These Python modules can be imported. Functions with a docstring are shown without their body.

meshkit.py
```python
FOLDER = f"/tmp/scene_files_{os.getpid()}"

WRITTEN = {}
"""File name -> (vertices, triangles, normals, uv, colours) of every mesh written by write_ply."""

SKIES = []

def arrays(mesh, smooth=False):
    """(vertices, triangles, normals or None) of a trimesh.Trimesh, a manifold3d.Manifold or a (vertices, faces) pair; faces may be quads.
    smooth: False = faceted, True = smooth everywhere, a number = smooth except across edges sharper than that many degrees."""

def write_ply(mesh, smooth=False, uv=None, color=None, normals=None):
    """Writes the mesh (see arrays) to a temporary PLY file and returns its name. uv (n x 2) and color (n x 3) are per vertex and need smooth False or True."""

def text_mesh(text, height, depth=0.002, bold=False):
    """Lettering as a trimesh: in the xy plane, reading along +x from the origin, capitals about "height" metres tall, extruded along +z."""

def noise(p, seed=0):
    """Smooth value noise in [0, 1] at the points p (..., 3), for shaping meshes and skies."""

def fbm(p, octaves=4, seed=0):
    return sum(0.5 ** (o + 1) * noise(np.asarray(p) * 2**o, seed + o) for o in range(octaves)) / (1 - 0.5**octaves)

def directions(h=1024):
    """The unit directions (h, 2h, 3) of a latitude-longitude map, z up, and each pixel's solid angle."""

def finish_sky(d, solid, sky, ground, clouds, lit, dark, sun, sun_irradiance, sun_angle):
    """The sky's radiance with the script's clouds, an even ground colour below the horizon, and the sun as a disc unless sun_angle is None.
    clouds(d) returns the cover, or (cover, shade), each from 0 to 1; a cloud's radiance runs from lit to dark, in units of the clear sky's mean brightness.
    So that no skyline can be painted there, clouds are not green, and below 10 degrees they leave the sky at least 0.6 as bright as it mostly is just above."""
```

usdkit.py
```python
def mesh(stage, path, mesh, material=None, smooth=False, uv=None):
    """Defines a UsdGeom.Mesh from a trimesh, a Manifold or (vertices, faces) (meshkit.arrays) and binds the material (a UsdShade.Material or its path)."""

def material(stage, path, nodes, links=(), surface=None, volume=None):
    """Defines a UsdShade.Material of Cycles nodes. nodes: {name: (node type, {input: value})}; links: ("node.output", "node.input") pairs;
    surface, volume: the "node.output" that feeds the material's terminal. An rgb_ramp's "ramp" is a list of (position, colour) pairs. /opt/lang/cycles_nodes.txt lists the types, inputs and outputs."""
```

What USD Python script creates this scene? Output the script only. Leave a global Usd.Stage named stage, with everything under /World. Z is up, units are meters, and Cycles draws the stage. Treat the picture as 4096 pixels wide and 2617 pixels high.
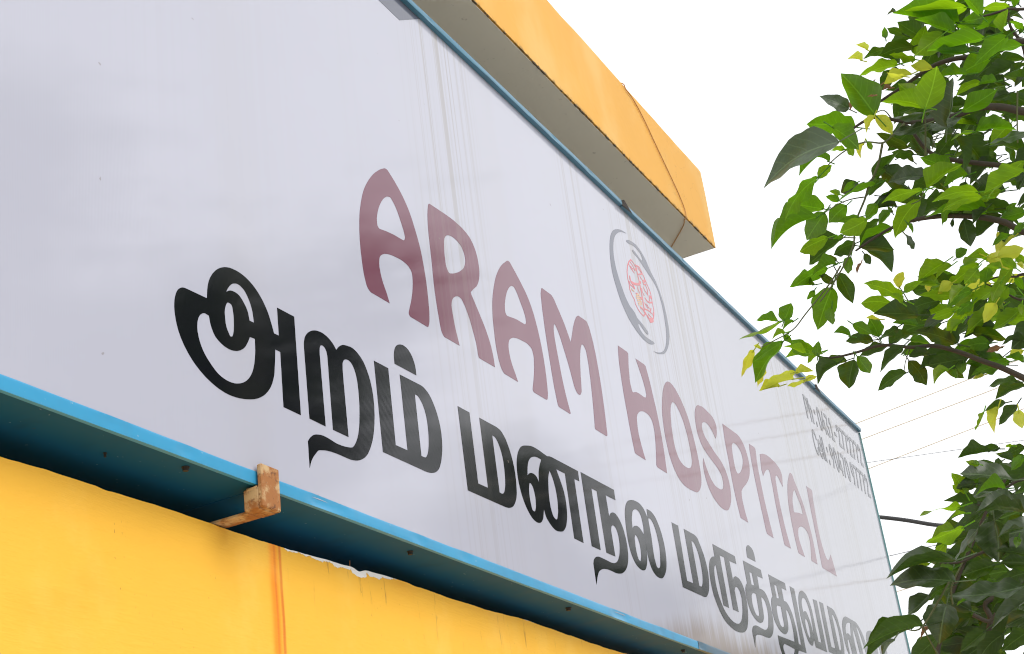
"""Street-side view up along a hospital's name board, an ochre parapet below it, a roof slab above, tree branches on the right."""
import math, random
import numpy as np, trimesh, shapely, usdkit, meshkit
from shapely.geometry import Polygon, LineString, box
from shapely.ops import unary_union
from pxr import Usd, UsdGeom, UsdLux, UsdShade, Gf, Sdf

stage = Usd.Stage.CreateInMemory()
UsdGeom.SetStageUpAxis(stage, UsdGeom.Tokens.z)
UsdGeom.SetStageMetersPerUnit(stage, 1.0)
W = UsdGeom.Xform.Define(stage, '/World')
stage.SetDefaultPrim(W.GetPrim())
UsdGeom.Scope.Define(stage, '/World/Looks')

# ------------------------------------------------------------------ camera, sky, sun, exposure
EXPOSURE = 0.30
SUN_EL, SUN_AZ = math.radians(33), math.radians(188)      # azimuth = atan2(x, y) of the direction towards the sun
SUN_INT, SKY_STRENGTH, CLOUD = 0.4, 0.15, (8.0, 8.1, 8.25)
cam = UsdGeom.Camera.Define(stage, '/World/camera')
RIGHT, DOWN, AHEAD = np.array([0.4587217, -0.8802008, -0.1217411]), np.array([0.3101169, 0.2869771, -0.9063507]), np.array([0.8327076, 0.3780088, 0.4046077])
EYE = (0.0, -2.6, 1.65)
cam.AddTransformOp().Set(Gf.Matrix4d(*RIGHT, 0, *(-DOWN), 0, *(-AHEAD), 0, *EYE, 1))
cam.CreateHorizontalApertureAttr(36.0); cam.CreateVerticalApertureAttr(36.0 * 654 / 1024)
cam.CreateFocalLengthAttr(53.017); cam.CreateClippingRangeAttr(Gf.Vec2f(0.05, 2000))
cam.CreateExposureAttr(EXPOSURE)
cam.CreateFStopAttr(16.0); cam.CreateFocusDistanceAttr(4.6)

dome = UsdLux.DomeLight.Define(stage, '/World/sky')
sky_look = usdkit.material(stage, '/World/Looks/overcast_sky', {
    's': ('sky_texture', {'sky_type': 'single_scattering', 'sun_disc': False, 'sun_elevation': SUN_EL, 'sun_rotation': SUN_AZ}),
    'tc': ('texture_coordinate', {}),
    'n': ('noise_texture', {'scale': 2.2, 'detail': 4.0, 'roughness': 0.55}),
    'r': ('rgb_ramp', {'ramp': [(0.25, (0.9, 0.9, 0.9)), (0.75, (1, 1, 1))]}),
    'c': ('rgb_ramp', {'ramp': [(0.3, tuple(0.86 * c for c in CLOUD)), (0.7, CLOUD)]}),
    'm': ('mix_color', {}), 'b': ('background_shader', {'strength': SKY_STRENGTH})},
    [('tc.generated', 'n.vector'), ('n.fac', 'r.fac'), ('n.fac', 'c.fac'), ('r.color', 'm.fac'), ('s.color', 'm.a'), ('c.color', 'm.b'), ('m.result', 'b.color')], surface='b.background')
UsdShade.MaterialBindingAPI.Apply(dome.GetPrim()).Bind(sky_look)
dome.GetPrim().SetCustomDataByKey('kind', 'structure')
sun = UsdLux.DistantLight.Define(stage, '/World/sun')
sun.CreateNormalizeAttr(True) if hasattr(sun, 'CreateNormalizeAttr') else None
sun.GetPrim().CreateAttribute('inputs:normalize', Sdf.ValueTypeNames.Bool).Set(True)
sun.CreateIntensityAttr(SUN_INT); sun.CreateAngleAttr(45.0); sun.CreateColorAttr(Gf.Vec3f(1.0, 0.96, 0.9))
_d = np.array([math.sin(SUN_AZ) * math.cos(SUN_EL), math.cos(SUN_AZ) * math.cos(SUN_EL), math.sin(SUN_EL)])
_x = np.cross([0, 0, 1], _d); _x /= np.linalg.norm(_x); _y = np.cross(_d, _x)
sun.AddTransformOp().Set(Gf.Matrix4d(*_x, 0, *_y, 0, *_d, 0, 0, 0, 30, 1))

# ------------------------------------------------------------------ helpers
used = {}
def numbered(parent, name):
    k = (parent, name); used[k] = used.get(k, -1) + 1
    return f'{parent}/{name}' + (f'_{used[k]:03d}' if used[k] else '')

def tag(p, label=None, cat=None, group=None, kind=None):
    p = p.GetPrim() if hasattr(p, 'GetPrim') else p
    for k, v in (('label', label), ('category', cat), ('group', group), ('kind', kind)):
        if v: p.SetCustomDataByKey(k, v)
    return p

def thing(name, loc, label, cat, group=None):
    x = UsdGeom.Xform.Define(stage, numbered('/World', name)); x.AddTranslateOp().Set(Gf.Vec3d(*map(float, loc)))
    tag(x, label, cat, group); return x

def part(parent, name, mesh, look, smooth=False, label=None, kind=None, uv=None, base=(0, 0, 0)):
    """mesh is given in world metres; base is where the thing's Xform stands"""
    path = numbered(str(parent.GetPath()) if parent else '/World', name)
    v, f = (mesh.vertices, mesh.faces) if hasattr(mesh, 'vertices') else mesh
    m = usdkit.mesh(stage, path, (np.asarray(v) - np.asarray(base, float), f), look, smooth=smooth, uv=uv)
    tag(m, label, None, None, kind); return m

def bx(x0, x1, y0, y1, z0, z1):
    m = trimesh.creation.box((x1 - x0, y1 - y0, z1 - z0)); m.apply_translation(((x0 + x1) / 2, (y0 + y1) / 2, (z0 + z1) / 2)); return m

def chamfer(x0, x1, y0, y1, z0, z1, c=0.004):
    from manifold3d import Manifold
    m = [Manifold.cube((x1 - x0 - 2 * a, y1 - y0 - 2 * b, z1 - z0 - 2 * d)).translate((x0 + a, y0 + b, z0 + d)) for a, b, d in ((c, c, 0), (c, 0, c), (0, c, c))]
    h = Manifold.batch_hull(m).to_mesh(); return trimesh.Trimesh(h.vert_properties[:, :3], h.tri_verts, process=False)

def extrude(poly, y_back, y_front, eng='earcut'):
    """an x-z outline made solid between two depths; y_front is the smaller y"""
    ms = []
    for g in getattr(poly, 'geoms', [poly]):
        if g.is_empty or g.area < 1e-9: continue
        m = trimesh.creation.extrude_polygon(g, y_back - y_front, engine=eng)
        v = m.vertices.copy(); m.vertices = np.c_[v[:, 0], y_back - v[:, 2], v[:, 1]]; ms.append(m)
    return trimesh.util.concatenate(ms)

def tube(P, r0, r1=None, n=7):
    """a smooth tapering tube along the points P"""
    P = np.asarray(P, float); r1 = r0 if r1 is None else r1
    if len(P) > 2:
        t = np.arange(len(P)); tt = np.linspace(0, len(P) - 1, (len(P) - 1) * 5 + 1); Q = []
        for s in tt:
            i = min(int(s), len(P) - 2); u = s - i
            p0, p1, p2, p3 = P[max(i - 1, 0)], P[i], P[i + 1], P[min(i + 2, len(P) - 1)]
            Q.append(0.5 * (2 * p1 + (p2 - p0) * u + (2 * p0 - 5 * p1 + 4 * p2 - p3) * u * u + (3 * p1 - p0 - 3 * p2 + p3) * u ** 3))
        P = np.array(Q)
    T = np.gradient(P, axis=0); T /= np.linalg.norm(T, axis=1, keepdims=True) + 1e-12
    a = np.array([0.3, 0.2, 0.93]); V = []; F = []
    for i, (p, t) in enumerate(zip(P, T)):
        u = np.cross(t, a); u /= np.linalg.norm(u); w = np.cross(t, u); r = r0 + (r1 - r0) * i / (len(P) - 1)
        V += [p + r * (math.cos(k * 2 * math.pi / n) * u + math.sin(k * 2 * math.pi / n) * w) for k in range(n)]
    for i in range(len(P) - 1):
        for k in range(n):
            a0, b0 = i * n + k, i * n + (k + 1) % n; F += [[a0, b0, b0 + n], [a0, b0 + n, a0 + n]]
    m = len(V); V += [P[0], P[-1]]
    F += [[m, (k + 1) % n, k] for k in range(n)] + [[m + 1, m - n + k, m - n + (k + 1) % n] for k in range(n)]
    return np.array(V), np.array(F)

class G:
    """a small builder of Cycles node graphs"""
    def __init__(s): s.n, s.l, s.k = {}, [], 0
    def node(s, kind, out, vals=None, **links):
        s.k += 1; nm = f'n{s.k}'; v = dict(vals or {})
        for a, b in links.items():
            if isinstance(b, str) and '.' in b: s.l.append((b, f'{nm}.{a}'))
            else: v[a] = b
        s.n[nm] = (kind, v); return f'{nm}.{out}'
    def m(s, op, a, b=0.0, clamp=False): return s.node('math', 'value', {'math_type': op, 'use_clamp': clamp}, value1=a, value2=b)
    def step(s, x, lo, hi): return s.node('map_range', 'result', {'range_type': 'smoothstep', 'clamp': True, 'to_min': 0.0, 'to_max': 1.0}, value=x, from_min=lo, from_max=hi)
    def pos(s):
        p = s.node('geometry', 'position'); q = s.node('separate_xyz', 'x', vector=p); b = q[:-2]; return p, q, b + '.y', b + '.z'
    def noise(s, vec, scale, detail=2.0, rough=0.5): return s.node('noise_texture', 'fac', {'scale': scale, 'detail': detail, 'roughness': rough}, vector=vec)
    def scaled(s, vec, sc): return s.node('mapping', 'vector', {'scale': sc}, vector=vec)
    def mix(s, f, a, b): return s.node('mix_color', 'result', fac=f, a=a, b=b)
    def bump(s, h, strength, dist): return s.node('bump', 'normal', {'strength': strength, 'distance': dist}, height=h)
    def done(s, name, surf, vol=None): return usdkit.material(stage, '/World/Looks/' + name, s.n, s.l, surface=surf, volume=vol)

def plain(name, col, rough=0.6, var=0.12, scale=6.0, bump=0.0, metal=0.0, bscale=60.0):
    g = G(); p, x, y, z = g.pos(); n = g.noise(p, scale, 5.0, 0.6)
    c = g.mix(n, tuple(a * (1 - var) for a in col), tuple(min(a * (1 + var), 0.9) for a in col))
    kw = dict(base_color=c, roughness=rough, metallic=metal)
    if bump: kw['normal'] = g.bump(g.noise(p, bscale, 4.0, 0.6), bump, 0.002)
    return g.done(name, g.node('principled_bsdf', 'BSDF', **kw))

# ------------------------------------------------------------------ measurements
SIGN_X0, SIGN_X1, SIGN_Z0, SIGN_Z1 = 0.45, 12.755, 3.232, 5.821
WALL_Y, ROOF_Y = 0.1733, 0.26
SIGN_BASE = (6.6, 0.0, SIGN_Z0)
GLYPHS = {
    'tamil a': ['3342,3750 3378,3755 3466,3758* 3469,3788 3480,3826 3505,3864 3541,3894 3576,3910 3619,3917 3671,3913 3723,3893 3765,3860 3793,3823 3812,3781 3821,3757* 3849,3758* 3849,3862* 3948,3863* 3947,3500* 3849,3501* 3851,3699* 3822,3699* 3815,3647 3805,3597 3786,3557 3751,3518 3705,3489 3652,3471 3592,3460 3535,3459 3479,3470 3425,3491 3380,3520 3344,3556 3319,3596 3306,3640 3303,3677 3310,3712 3324,3737',
        '3472,3700* 3480,3668 3498,3640 3530,3623 3571,3617 3614,3626 3649,3648 3672,3678 3683,3698* 3711,3700* 3709,3659 3700,3610 3686,3575 3658,3540 3622,3517 3587,3506 3546,3504 3506,3513 3467,3537 3434,3569 3415,3607 3410,3643 3416,3670 3429,3689 3450,3701',
        '3567,3818* 3579,3837 3606,3862 3633,3870 3663,3862 3687,3838 3704,3803 3711,3758* 3686,3757* 3678,3788 3659,3813 3634,3831 3608,3834 3587,3830',
        '3575,3783 3592,3781 3600,3755 3601,3721 3596,3685 3587,3667 3575,3666 3560,3689 3554,3721 3558,3760'],
    'tamil rra': ['3998,3783 4005,3804 4024,3827 4053,3846 4084,3856 4121,3859 4156,3852 4185,3837 4202,3821* 4220,3839 4244,3854 4277,3862 4316,3864 4353,3852 4383,3830 4404,3800 4421,3759 4430,3707 4429,3653 4420,3598 4405,3548 4381,3501 4353,3464 4317,3438 4283,3424 4245,3417 4196,3416 4147,3416 4105,3413 4063,3406 4036,3397 4024,3386 4001,3363 3987,3342 3978,3322* 3979,3416* 3995,3434 4020,3450 4044,3457 4076,3461 4112,3459 4153,3454 4195,3455 4233,3460 4258,3467 4276,3483 4296,3512 4310,3545 4321,3593 4329,3655 4330,3708 4325,3752 4311,3786 4291,3803 4269,3805 4252,3799 4239,3785 4235,3766 4233,3732* 4236,3499* 4139,3500* 4141,3770* 4137,3793 4126,3806 4111,3809 4100,3804 4094,3792 4091,3765* 4094,3500* 3998,3502* 3996,3760*'],
    'tamil ma': ['4459,3861* 4559,3862* 4560,3554* 4645,3555* 4643,3862* 4773,3865* 4813,3864 4859,3845 4890,3811 4912,3770 4925,3720 4926,3667 4917,3620 4898,3571 4877,3540 4850,3520 4818,3508 4777,3502 4733,3502* 4463,3502*',
        '4745,3811* 4766,3811 4789,3796 4807,3773 4819,3740 4823,3692 4819,3643 4810,3605 4797,3578 4779,3561 4766,3559 4747,3559*'],
    'dot': ['4611,3897* 4773,3899* 4773,3927 4764,3957 4743,3984 4716,3998 4687,4000 4659,3993 4637,3980 4621,3959 4613,3934'],
    'A': ['4665,4779 4696,4794 4713,4792 4762,4761 4814,4718 4856,4668 4894,4590 4919,4520 4934,4435 4941,4359 4941,4286 4936,4216 4926,4174 4914,4155 4896,4153 4779,4152 4766,4159 4769,4176 4798,4234 4819,4294 4827,4336 4824,4369 4805,4386 4765,4394 4706,4391 4648,4381 4605,4364 4577,4340 4567,4308 4569,4276 4583,4230 4604,4192 4619,4155* 4486,4153 4465,4163 4448,4202 4439,4268 4437,4341 4441,4407 4452,4473 4472,4539 4497,4598 4527,4646 4571,4700 4619,4746',
        '4691,4661 4712,4666 4734,4650 4762,4615 4780,4578 4795,4544 4799,4514 4788,4500 4766,4496 4707,4492 4649,4484 4599,4474 4584,4481 4582,4504 4595,4549 4624,4600 4658,4639'],
    'R': ['5047,4782 5061,4783 5133,4787 5280,4789 5348,4780 5404,4759 5441,4718 5457,4663 5456,4612 5439,4562 5411,4524 5374,4495 5346,4471 5346,4460 5377,4420 5415,4370 5453,4313 5479,4253 5490,4193 5492,4159* 5354,4156 5342,4166 5338,4212 5322,4269 5297,4334 5268,4379 5244,4401 5220,4403 5189,4391 5160,4368 5146,4340 5147,4286 5157,4223 5176,4158* 5049,4155 5033,4166 5022,4197 5012,4284 5007,4374 5010,4478 5010,4572 5012,4652 5022,4726 5035,4769',
        '5181,4684 5220,4695 5269,4693 5310,4676 5328,4645 5328,4612 5308,4577 5271,4546 5221,4516 5183,4499 5155,4493 5140,4510 5135,4553 5138,4608 5151,4656'],
    'A 2': ['5763,4785 5787,4794 5803,4790 5851,4754 5899,4715 5946,4670 5981,4615 6009,4539 6026,4461 6035,4386 6037,4309 6032,4235 6025,4186 6009,4157 5991,4154 5878,4153 5864,4159 5869,4182 5894,4236 5915,4300 5924,4355 5915,4383 5880,4396 5821,4395 5752,4386 5706,4370 5675,4347 5661,4317 5660,4274 5673,4228 5692,4195 5712,4156* 5582,4156 5562,4168 5544,4201 5532,4260 5531,4342 5538,4432 5556,4509 5586,4581 5627,4654 5668,4706 5717,4752',
        '5789,4665 5809,4666 5832,4646 5856,4610 5880,4572 5893,4533 5890,4510 5874,4497 5854,4495 5791,4492 5692,4476 5676,4486 5678,4520 5698,4570 5729,4618 5761,4650'],
    'M': ['6136,4782 6157,4783 6236,4784 6261,4774 6291,4741 6342,4681 6381,4620 6403,4580* 6429,4622 6469,4691 6510,4745 6544,4775 6565,4782 6652,4784 6672,4770 6693,4722 6712,4631 6719,4543 6721,4443 6718,4348 6711,4258 6702,4173 6687,4157 6571,4157 6549,4164 6560,4221 6574,4306 6585,4391 6592,4470 6594,4548 6584,4601 6565,4618 6546,4615 6522,4586 6495,4528 6473,4449 6457,4374 6442,4321 6420,4302 6394,4301 6371,4318 6352,4369 6332,4433 6300,4511 6266,4584 6241,4616 6225,4618 6213,4598 6205,4552 6208,4489 6216,4406 6227,4315 6245,4231 6266,4164 6257,4156 6139,4157 6124,4181 6114,4255 6108,4362 6104,4476 6104,4604 6108,4691 6119,4755'],
    'H': ['7064,4780* 7185,4783 7201,4772 7180,4709 7165,4646 7157,4586 7166,4547 7183,4542 7225,4556 7271,4561 7334,4560 7365,4566 7382,4585 7382,4617 7366,4671 7337,4727 7306,4781* 7431,4785 7453,4774 7472,4709 7492,4601 7510,4488 7516,4379 7514,4283 7502,4157* 7370,4158 7353,4171 7378,4238 7406,4333 7414,4398 7404,4438 7375,4458 7326,4464 7266,4456 7214,4434 7177,4403 7162,4361 7157,4293 7173,4226 7198,4157* 7068,4159 7053,4168 7045,4238 7038,4341 7033,4451 7034,4580 7045,4703'],
    'O': ['7778,4786 7827,4794 7879,4784 7936,4753 7997,4697 8041,4635 8070,4542 8088,4457 8095,4364 8088,4291 8070,4237 8035,4196 8001,4171 7957,4153 7912,4148 7825,4144 7758,4148 7687,4172 7637,4213 7599,4277 7581,4357 7580,4448 7595,4538 7627,4618 7666,4684 7707,4735 7743,4767',
        '7816,4669 7848,4668 7893,4641 7935,4595 7963,4530 7976,4450 7978,4384 7967,4338 7935,4302 7898,4285 7845,4278 7792,4283 7741,4308 7714,4355 7709,4434 7722,4524 7744,4591 7776,4642'],
    'S': ['8283,4784 8356,4794 8447,4787 8533,4770 8566,4740 8563,4698 8539,4656 8507,4626* 8476,4657 8427,4684 8377,4694 8327,4686 8288,4664 8274,4631 8290,4595 8348,4559 8437,4518 8530,4484 8587,4440 8616,4371 8610,4301 8583,4243 8533,4192 8490,4164 8444,4152 8387,4149 8317,4161 8253,4186 8199,4228 8171,4277 8159,4330 8167,4382 8194,4422* 8205,4391 8228,4347 8268,4306 8316,4281 8375,4275 8428,4280 8470,4298 8492,4331 8490,4376 8445,4411 8366,4440 8274,4471 8204,4512 8171,4569 8169,4643 8187,4705 8220,4749 8255,4774'],
    'P': ['8709,4781* 8984,4784 9042,4770 9101,4727 9127,4670 9128,4606 9096,4540 9041,4487 8975,4443 8883,4393 8841,4361 8826,4324 8829,4253 8854,4161* 8723,4162 8712,4184 8698,4257 8687,4380 8693,4537 8693,4655',
        '8862,4692 8905,4697 8963,4685 8998,4660 9006,4616 8977,4568 8921,4520 8863,4488 8827,4481 8805,4498 8800,4547 8806,4616 8825,4667'],
    'I': ['9220,4781* 9328,4783 9344,4766 9320,4665 9316,4541 9321,4402 9337,4284 9359,4162* 9240,4164 9218,4185 9211,4303 9200,4444 9197,4599 9202,4712'],
    'T': ['9430,4761* 9500,4781 9598,4795 9705,4791 9807,4777 9866,4751 9881,4714 9844,4626* 9805,4653 9766,4681 9730,4682 9703,4660 9685,4595 9678,4509 9681,4396 9697,4275 9731,4164* 9597,4161 9587,4188 9578,4303 9574,4444 9584,4577 9586,4656 9574,4680 9537,4678 9488,4656 9406,4601* 9397,4651'],
    'A 3': ['10111,4795* 10146,4797 10191,4745 10249,4682 10298,4605 10333,4505 10357,4391 10357,4274 10344,4168* 10212,4168 10208,4190 10249,4259 10270,4324 10262,4372 10219,4397 10153,4402 10086,4391 10032,4368 9993,4323 9989,4275 10017,4214 10048,4165* 9916,4165 9895,4190 9884,4289 9886,4410 9906,4530 9953,4633 10001,4700 10062,4758',
        '10128,4670 10149,4665 10187,4618 10225,4570 10230,4511* 10151,4504 10063,4490 10007,4479 10003,4502 10018,4555 10065,4621'],
    'L': ['10498,4785* 10619,4787 10635,4771 10615,4721 10598,4620 10578,4500 10582,4387 10606,4315 10638,4271 10674,4262 10720,4280 10787,4325* 10807,4264 10830,4168* 10478,4166 10462,4188 10473,4321 10480,4480 10486,4640'],
    'tamil ma 2': ['5094,3862* 5193,3862* 5196,3555* 5281,3556* 5279,3863* 5428,3863* 5465,3857 5498,3835 5527,3795 5546,3748 5557,3691 5554,3631 5545,3587 5523,3549 5495,3524 5457,3509 5417,3505* 5098,3503*',
        '5380,3812* 5406,3809 5427,3792 5445,3761 5456,3722 5457,3676 5451,3628 5440,3592 5426,3570 5409,3560 5383,3560*'],
    'tamil na': ['5709,3852 5653,3832 5618,3801 5592,3756 5580,3706 5581,3659 5592,3611 5612,3569 5642,3533 5680,3508 5719,3501 5753,3508 5780,3529 5795,3558 5805,3581* 5816,3550 5851,3522 5893,3505 5941,3506 5984,3518 6015,3542 6040,3580 6053,3623 6057,3673 6051,3716 6030,3761 5999,3813* 6092,3814* 6093,3505* 6192,3503* 6193,3812* 6249,3814* 6250,3865* 5973,3863* 5943,3861 5917,3855* 5866,3860 5810,3864 5758,3862',
        '5680,3705* 5690,3741 5704,3771 5730,3797 5767,3814 5807,3822 5849,3821* 5822,3787 5803,3751 5790,3700* 5777,3719 5752,3729 5720,3727 5696,3718',
        '5696,3676 5716,3667 5730,3634 5730,3595 5720,3563 5705,3548 5687,3549 5676,3579 5673,3616 5679,3652',
        '5922,3788* 5942,3763 5959,3722 5965,3679 5962,3629 5949,3587 5927,3559 5901,3563 5882,3594 5877,3641 5885,3700 5897,3747'],
    'tamil dental na': ['6282,3868* 6672,3870* 6671,3816* 6552,3815* 6556,3709* 6578,3728 6605,3739 6638,3741 6678,3723 6711,3687 6729,3636 6732,3582 6721,3534 6699,3495 6663,3462 6616,3438 6571,3427 6529,3423 6476,3424 6431,3423 6394,3418 6355,3407 6324,3391 6299,3364 6272,3322* 6273,3422* 6287,3443 6314,3460 6347,3468 6386,3469 6447,3468 6500,3467 6538,3473 6571,3487 6606,3520 6626,3554 6637,3602 6633,3640 6614,3665 6589,3670 6567,3661 6553,3639* 6556,3508* 6450,3507* 6446,3811* 6384,3810* 6385,3506* 6284,3506*'],
    'tamil la': ['6886,3866 6948,3874 7007,3870 7049,3851 7082,3813* 7090,3863* 7146,3862 7191,3845 7228,3807 7256,3750 7266,3686 7257,3623 7236,3574 7200,3535 7157,3509 7113,3501 7069,3506 7028,3528 7006,3560 6996,3602 6995,3645 6995,3673* 6994,3653 6989,3604 6977,3570 6955,3535 6932,3513 6898,3502 6850,3504 6801,3526 6772,3563 6757,3611 6755,3664 6760,3720 6771,3770 6792,3810 6829,3845',
        '6845,3707* 6848,3739 6863,3778 6884,3807 6913,3822 6949,3827 6983,3812 6996,3782 6997,3734 6988,3704* 6966,3720 6932,3733 6886,3730 6860,3720',
        '6869,3679 6888,3672 6906,3644 6908,3605 6897,3567 6878,3546 6859,3552 6847,3581 6846,3628 6852,3661',
        '7089,3812* 7117,3816 7147,3802 7172,3762 7183,3715 7183,3658 7166,3606 7146,3566 7125,3554 7101,3558 7088,3587 7086,3643 7091,3717 7089,3774'],
    'tamil ma 3': ['7438,3865* 7533,3866* 7524,3559* 7616,3561* 7617,3865* 7772,3865* 7815,3855 7845,3820 7876,3773 7894,3724 7899,3672 7885,3613 7864,3571 7832,3537 7798,3517 7765,3510 7723,3509* 7440,3509*',
        '7709,3815* 7741,3813 7767,3793 7787,3760 7798,3710 7799,3663 7788,3618 7769,3584 7742,3564 7710,3564*'],
    'tamil ru': ['8044,3791 8008,3779 7971,3756 7938,3714 7921,3667 7916,3610 7925,3555 7950,3507 7988,3461 8042,3422 8117,3399 8200,3387 8292,3390 8366,3404 8421,3430 8459,3467 8492,3522 8514,3584 8518,3640 8504,3688 8469,3724 8423,3736 8382,3735 8348,3721 8328,3701* 8324,3817* 8448,3821* 8448,3869* 8068,3869* 8063,3793*',
        '8056,3745* 8027,3726 8009,3692 8000,3642 8004,3590 8027,3537 8065,3491 8122,3456 8189,3438 8252,3435 8303,3445 8351,3473 8388,3514 8415,3568 8426,3620 8411,3654 8379,3669 8342,3660 8321,3639* 8323,3513* 8227,3513* 8238,3821* 8162,3819* 8158,3511* 8067,3511*'],
    'dot 2': ['8695,3907* 8848,3909* 8853,3946 8838,3980 8799,3995 8752,3996 8720,3980 8701,3953'],
    'tamil tha': ['8592,3870* 8928,3873* 8934,3818* 8826,3816* 8820,3736* 8884,3738 8932,3726 8967,3691 8989,3644 8991,3590 8973,3537 8943,3493 8896,3457 8842,3436 8784,3430 8702,3430 8632,3425 8588,3417 8558,3399 8513,3333* 8513,3384 8512,3426 8538,3456 8589,3475 8637,3479 8715,3475 8777,3476 8817,3486 8857,3511 8881,3546 8900,3589 8903,3630 8889,3664 8857,3682 8824,3683* 8812,3594 8801,3556 8770,3527 8722,3509 8673,3506 8614,3519 8564,3546 8536,3590 8528,3632 8530,3672 8554,3707 8589,3730*',
        '8678,3813* 8724,3816* 8728,3740* 8676,3736*',
        '8676,3684 8730,3685* 8721,3573 8713,3556 8683,3546 8648,3555 8626,3587 8622,3626 8637,3663'],
    'tamil thu': ['9072,3870* 9412,3872* 9412,3823* 9310,3823* 9306,3739* 9361,3738 9407,3715 9441,3673 9459,3619 9464,3568 9451,3482* 9504,3483* 9509,3869* 9606,3867* 9591,3442* 9420,3436* 9357,3381 9275,3348 9175,3331 9092,3339 9034,3371 9016,3422 9021,3477* 9361,3484* 9377,3527 9382,3593 9373,3639 9350,3673 9312,3685* 9300,3595 9285,3560 9240,3524 9193,3508 9127,3508 9055,3531 9010,3575 9005,3624 9012,3670 9041,3712 9072,3730*',
        '9159,3818* 9203,3819* 9209,3738* 9158,3733*',
        '9141,3682 9209,3686* 9207,3577 9195,3559 9167,3549 9128,3556 9108,3594 9107,3640 9118,3669',
        '9111,3432 9087,3410 9097,3379 9149,3359 9210,3363 9276,3385 9321,3418 9334,3433* 9171,3439'],
    'tamil va': ['9762,3881 9706,3857 9665,3816 9639,3755 9629,3688 9639,3630 9662,3577 9686,3539 9721,3517 9758,3513 9788,3520 9814,3539 9839,3564* 9850,3513* 10111,3515* 10120,3871* 10023,3867* 10011,3567* 9946,3563* 9940,3680 9943,3751 9935,3799 9910,3838 9872,3872 9820,3885',
        '9715,3728* 9716,3782 9739,3816 9781,3835 9826,3834 9857,3805 9878,3753 9878,3686 9866,3618 9861,3596* 9849,3631 9839,3674 9817,3716 9784,3742 9748,3741',
        '9732,3687 9763,3681 9777,3650 9776,3605 9767,3577 9742,3563 9722,3576 9710,3610 9708,3652'],
    'tamil ma 4': ['10177,3875* 10268,3876* 10254,3571* 10350,3574* 10368,3877* 10489,3875* 10545,3860 10581,3823 10598,3771 10614,3715 10610,3651 10590,3594 10560,3555 10524,3538 10459,3526 10402,3525* 10161,3525*',
        '10451,3831* 10489,3822 10520,3789 10538,3737 10535,3672 10516,3609 10506,3589 10481,3578 10453,3579*'],
    'tamil ai': ['10811,3867 10732,3833 10686,3790 10659,3722 10657,3644 10686,3584 10733,3539 10795,3527 10846,3547 10882,3577* 10913,3555 11005,3534 11109,3540 11205,3565 11264,3606 11287,3649 11281,3719 11250,3789 11181,3843 11102,3869 11041,3870* 10981,3871 10898,3872',
        '10844,3825 10930,3837* 10908,3800 10867,3725* 10831,3740 10785,3741 10748,3731* 10753,3761 10788,3799',
        '10760,3694 10788,3685 10798,3621 10795,3572 10754,3551 10736,3587 10733,3651',
        '10979,3799 11000,3764 11016,3700 11028,3622 11027,3576 10973,3569 10946,3611 10939,3679 10952,3757',
        '11101,3837 11134,3816 11180,3749 11208,3676 11218,3627 11172,3601 11132,3629 11120,3737 11095,3814'],
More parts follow.
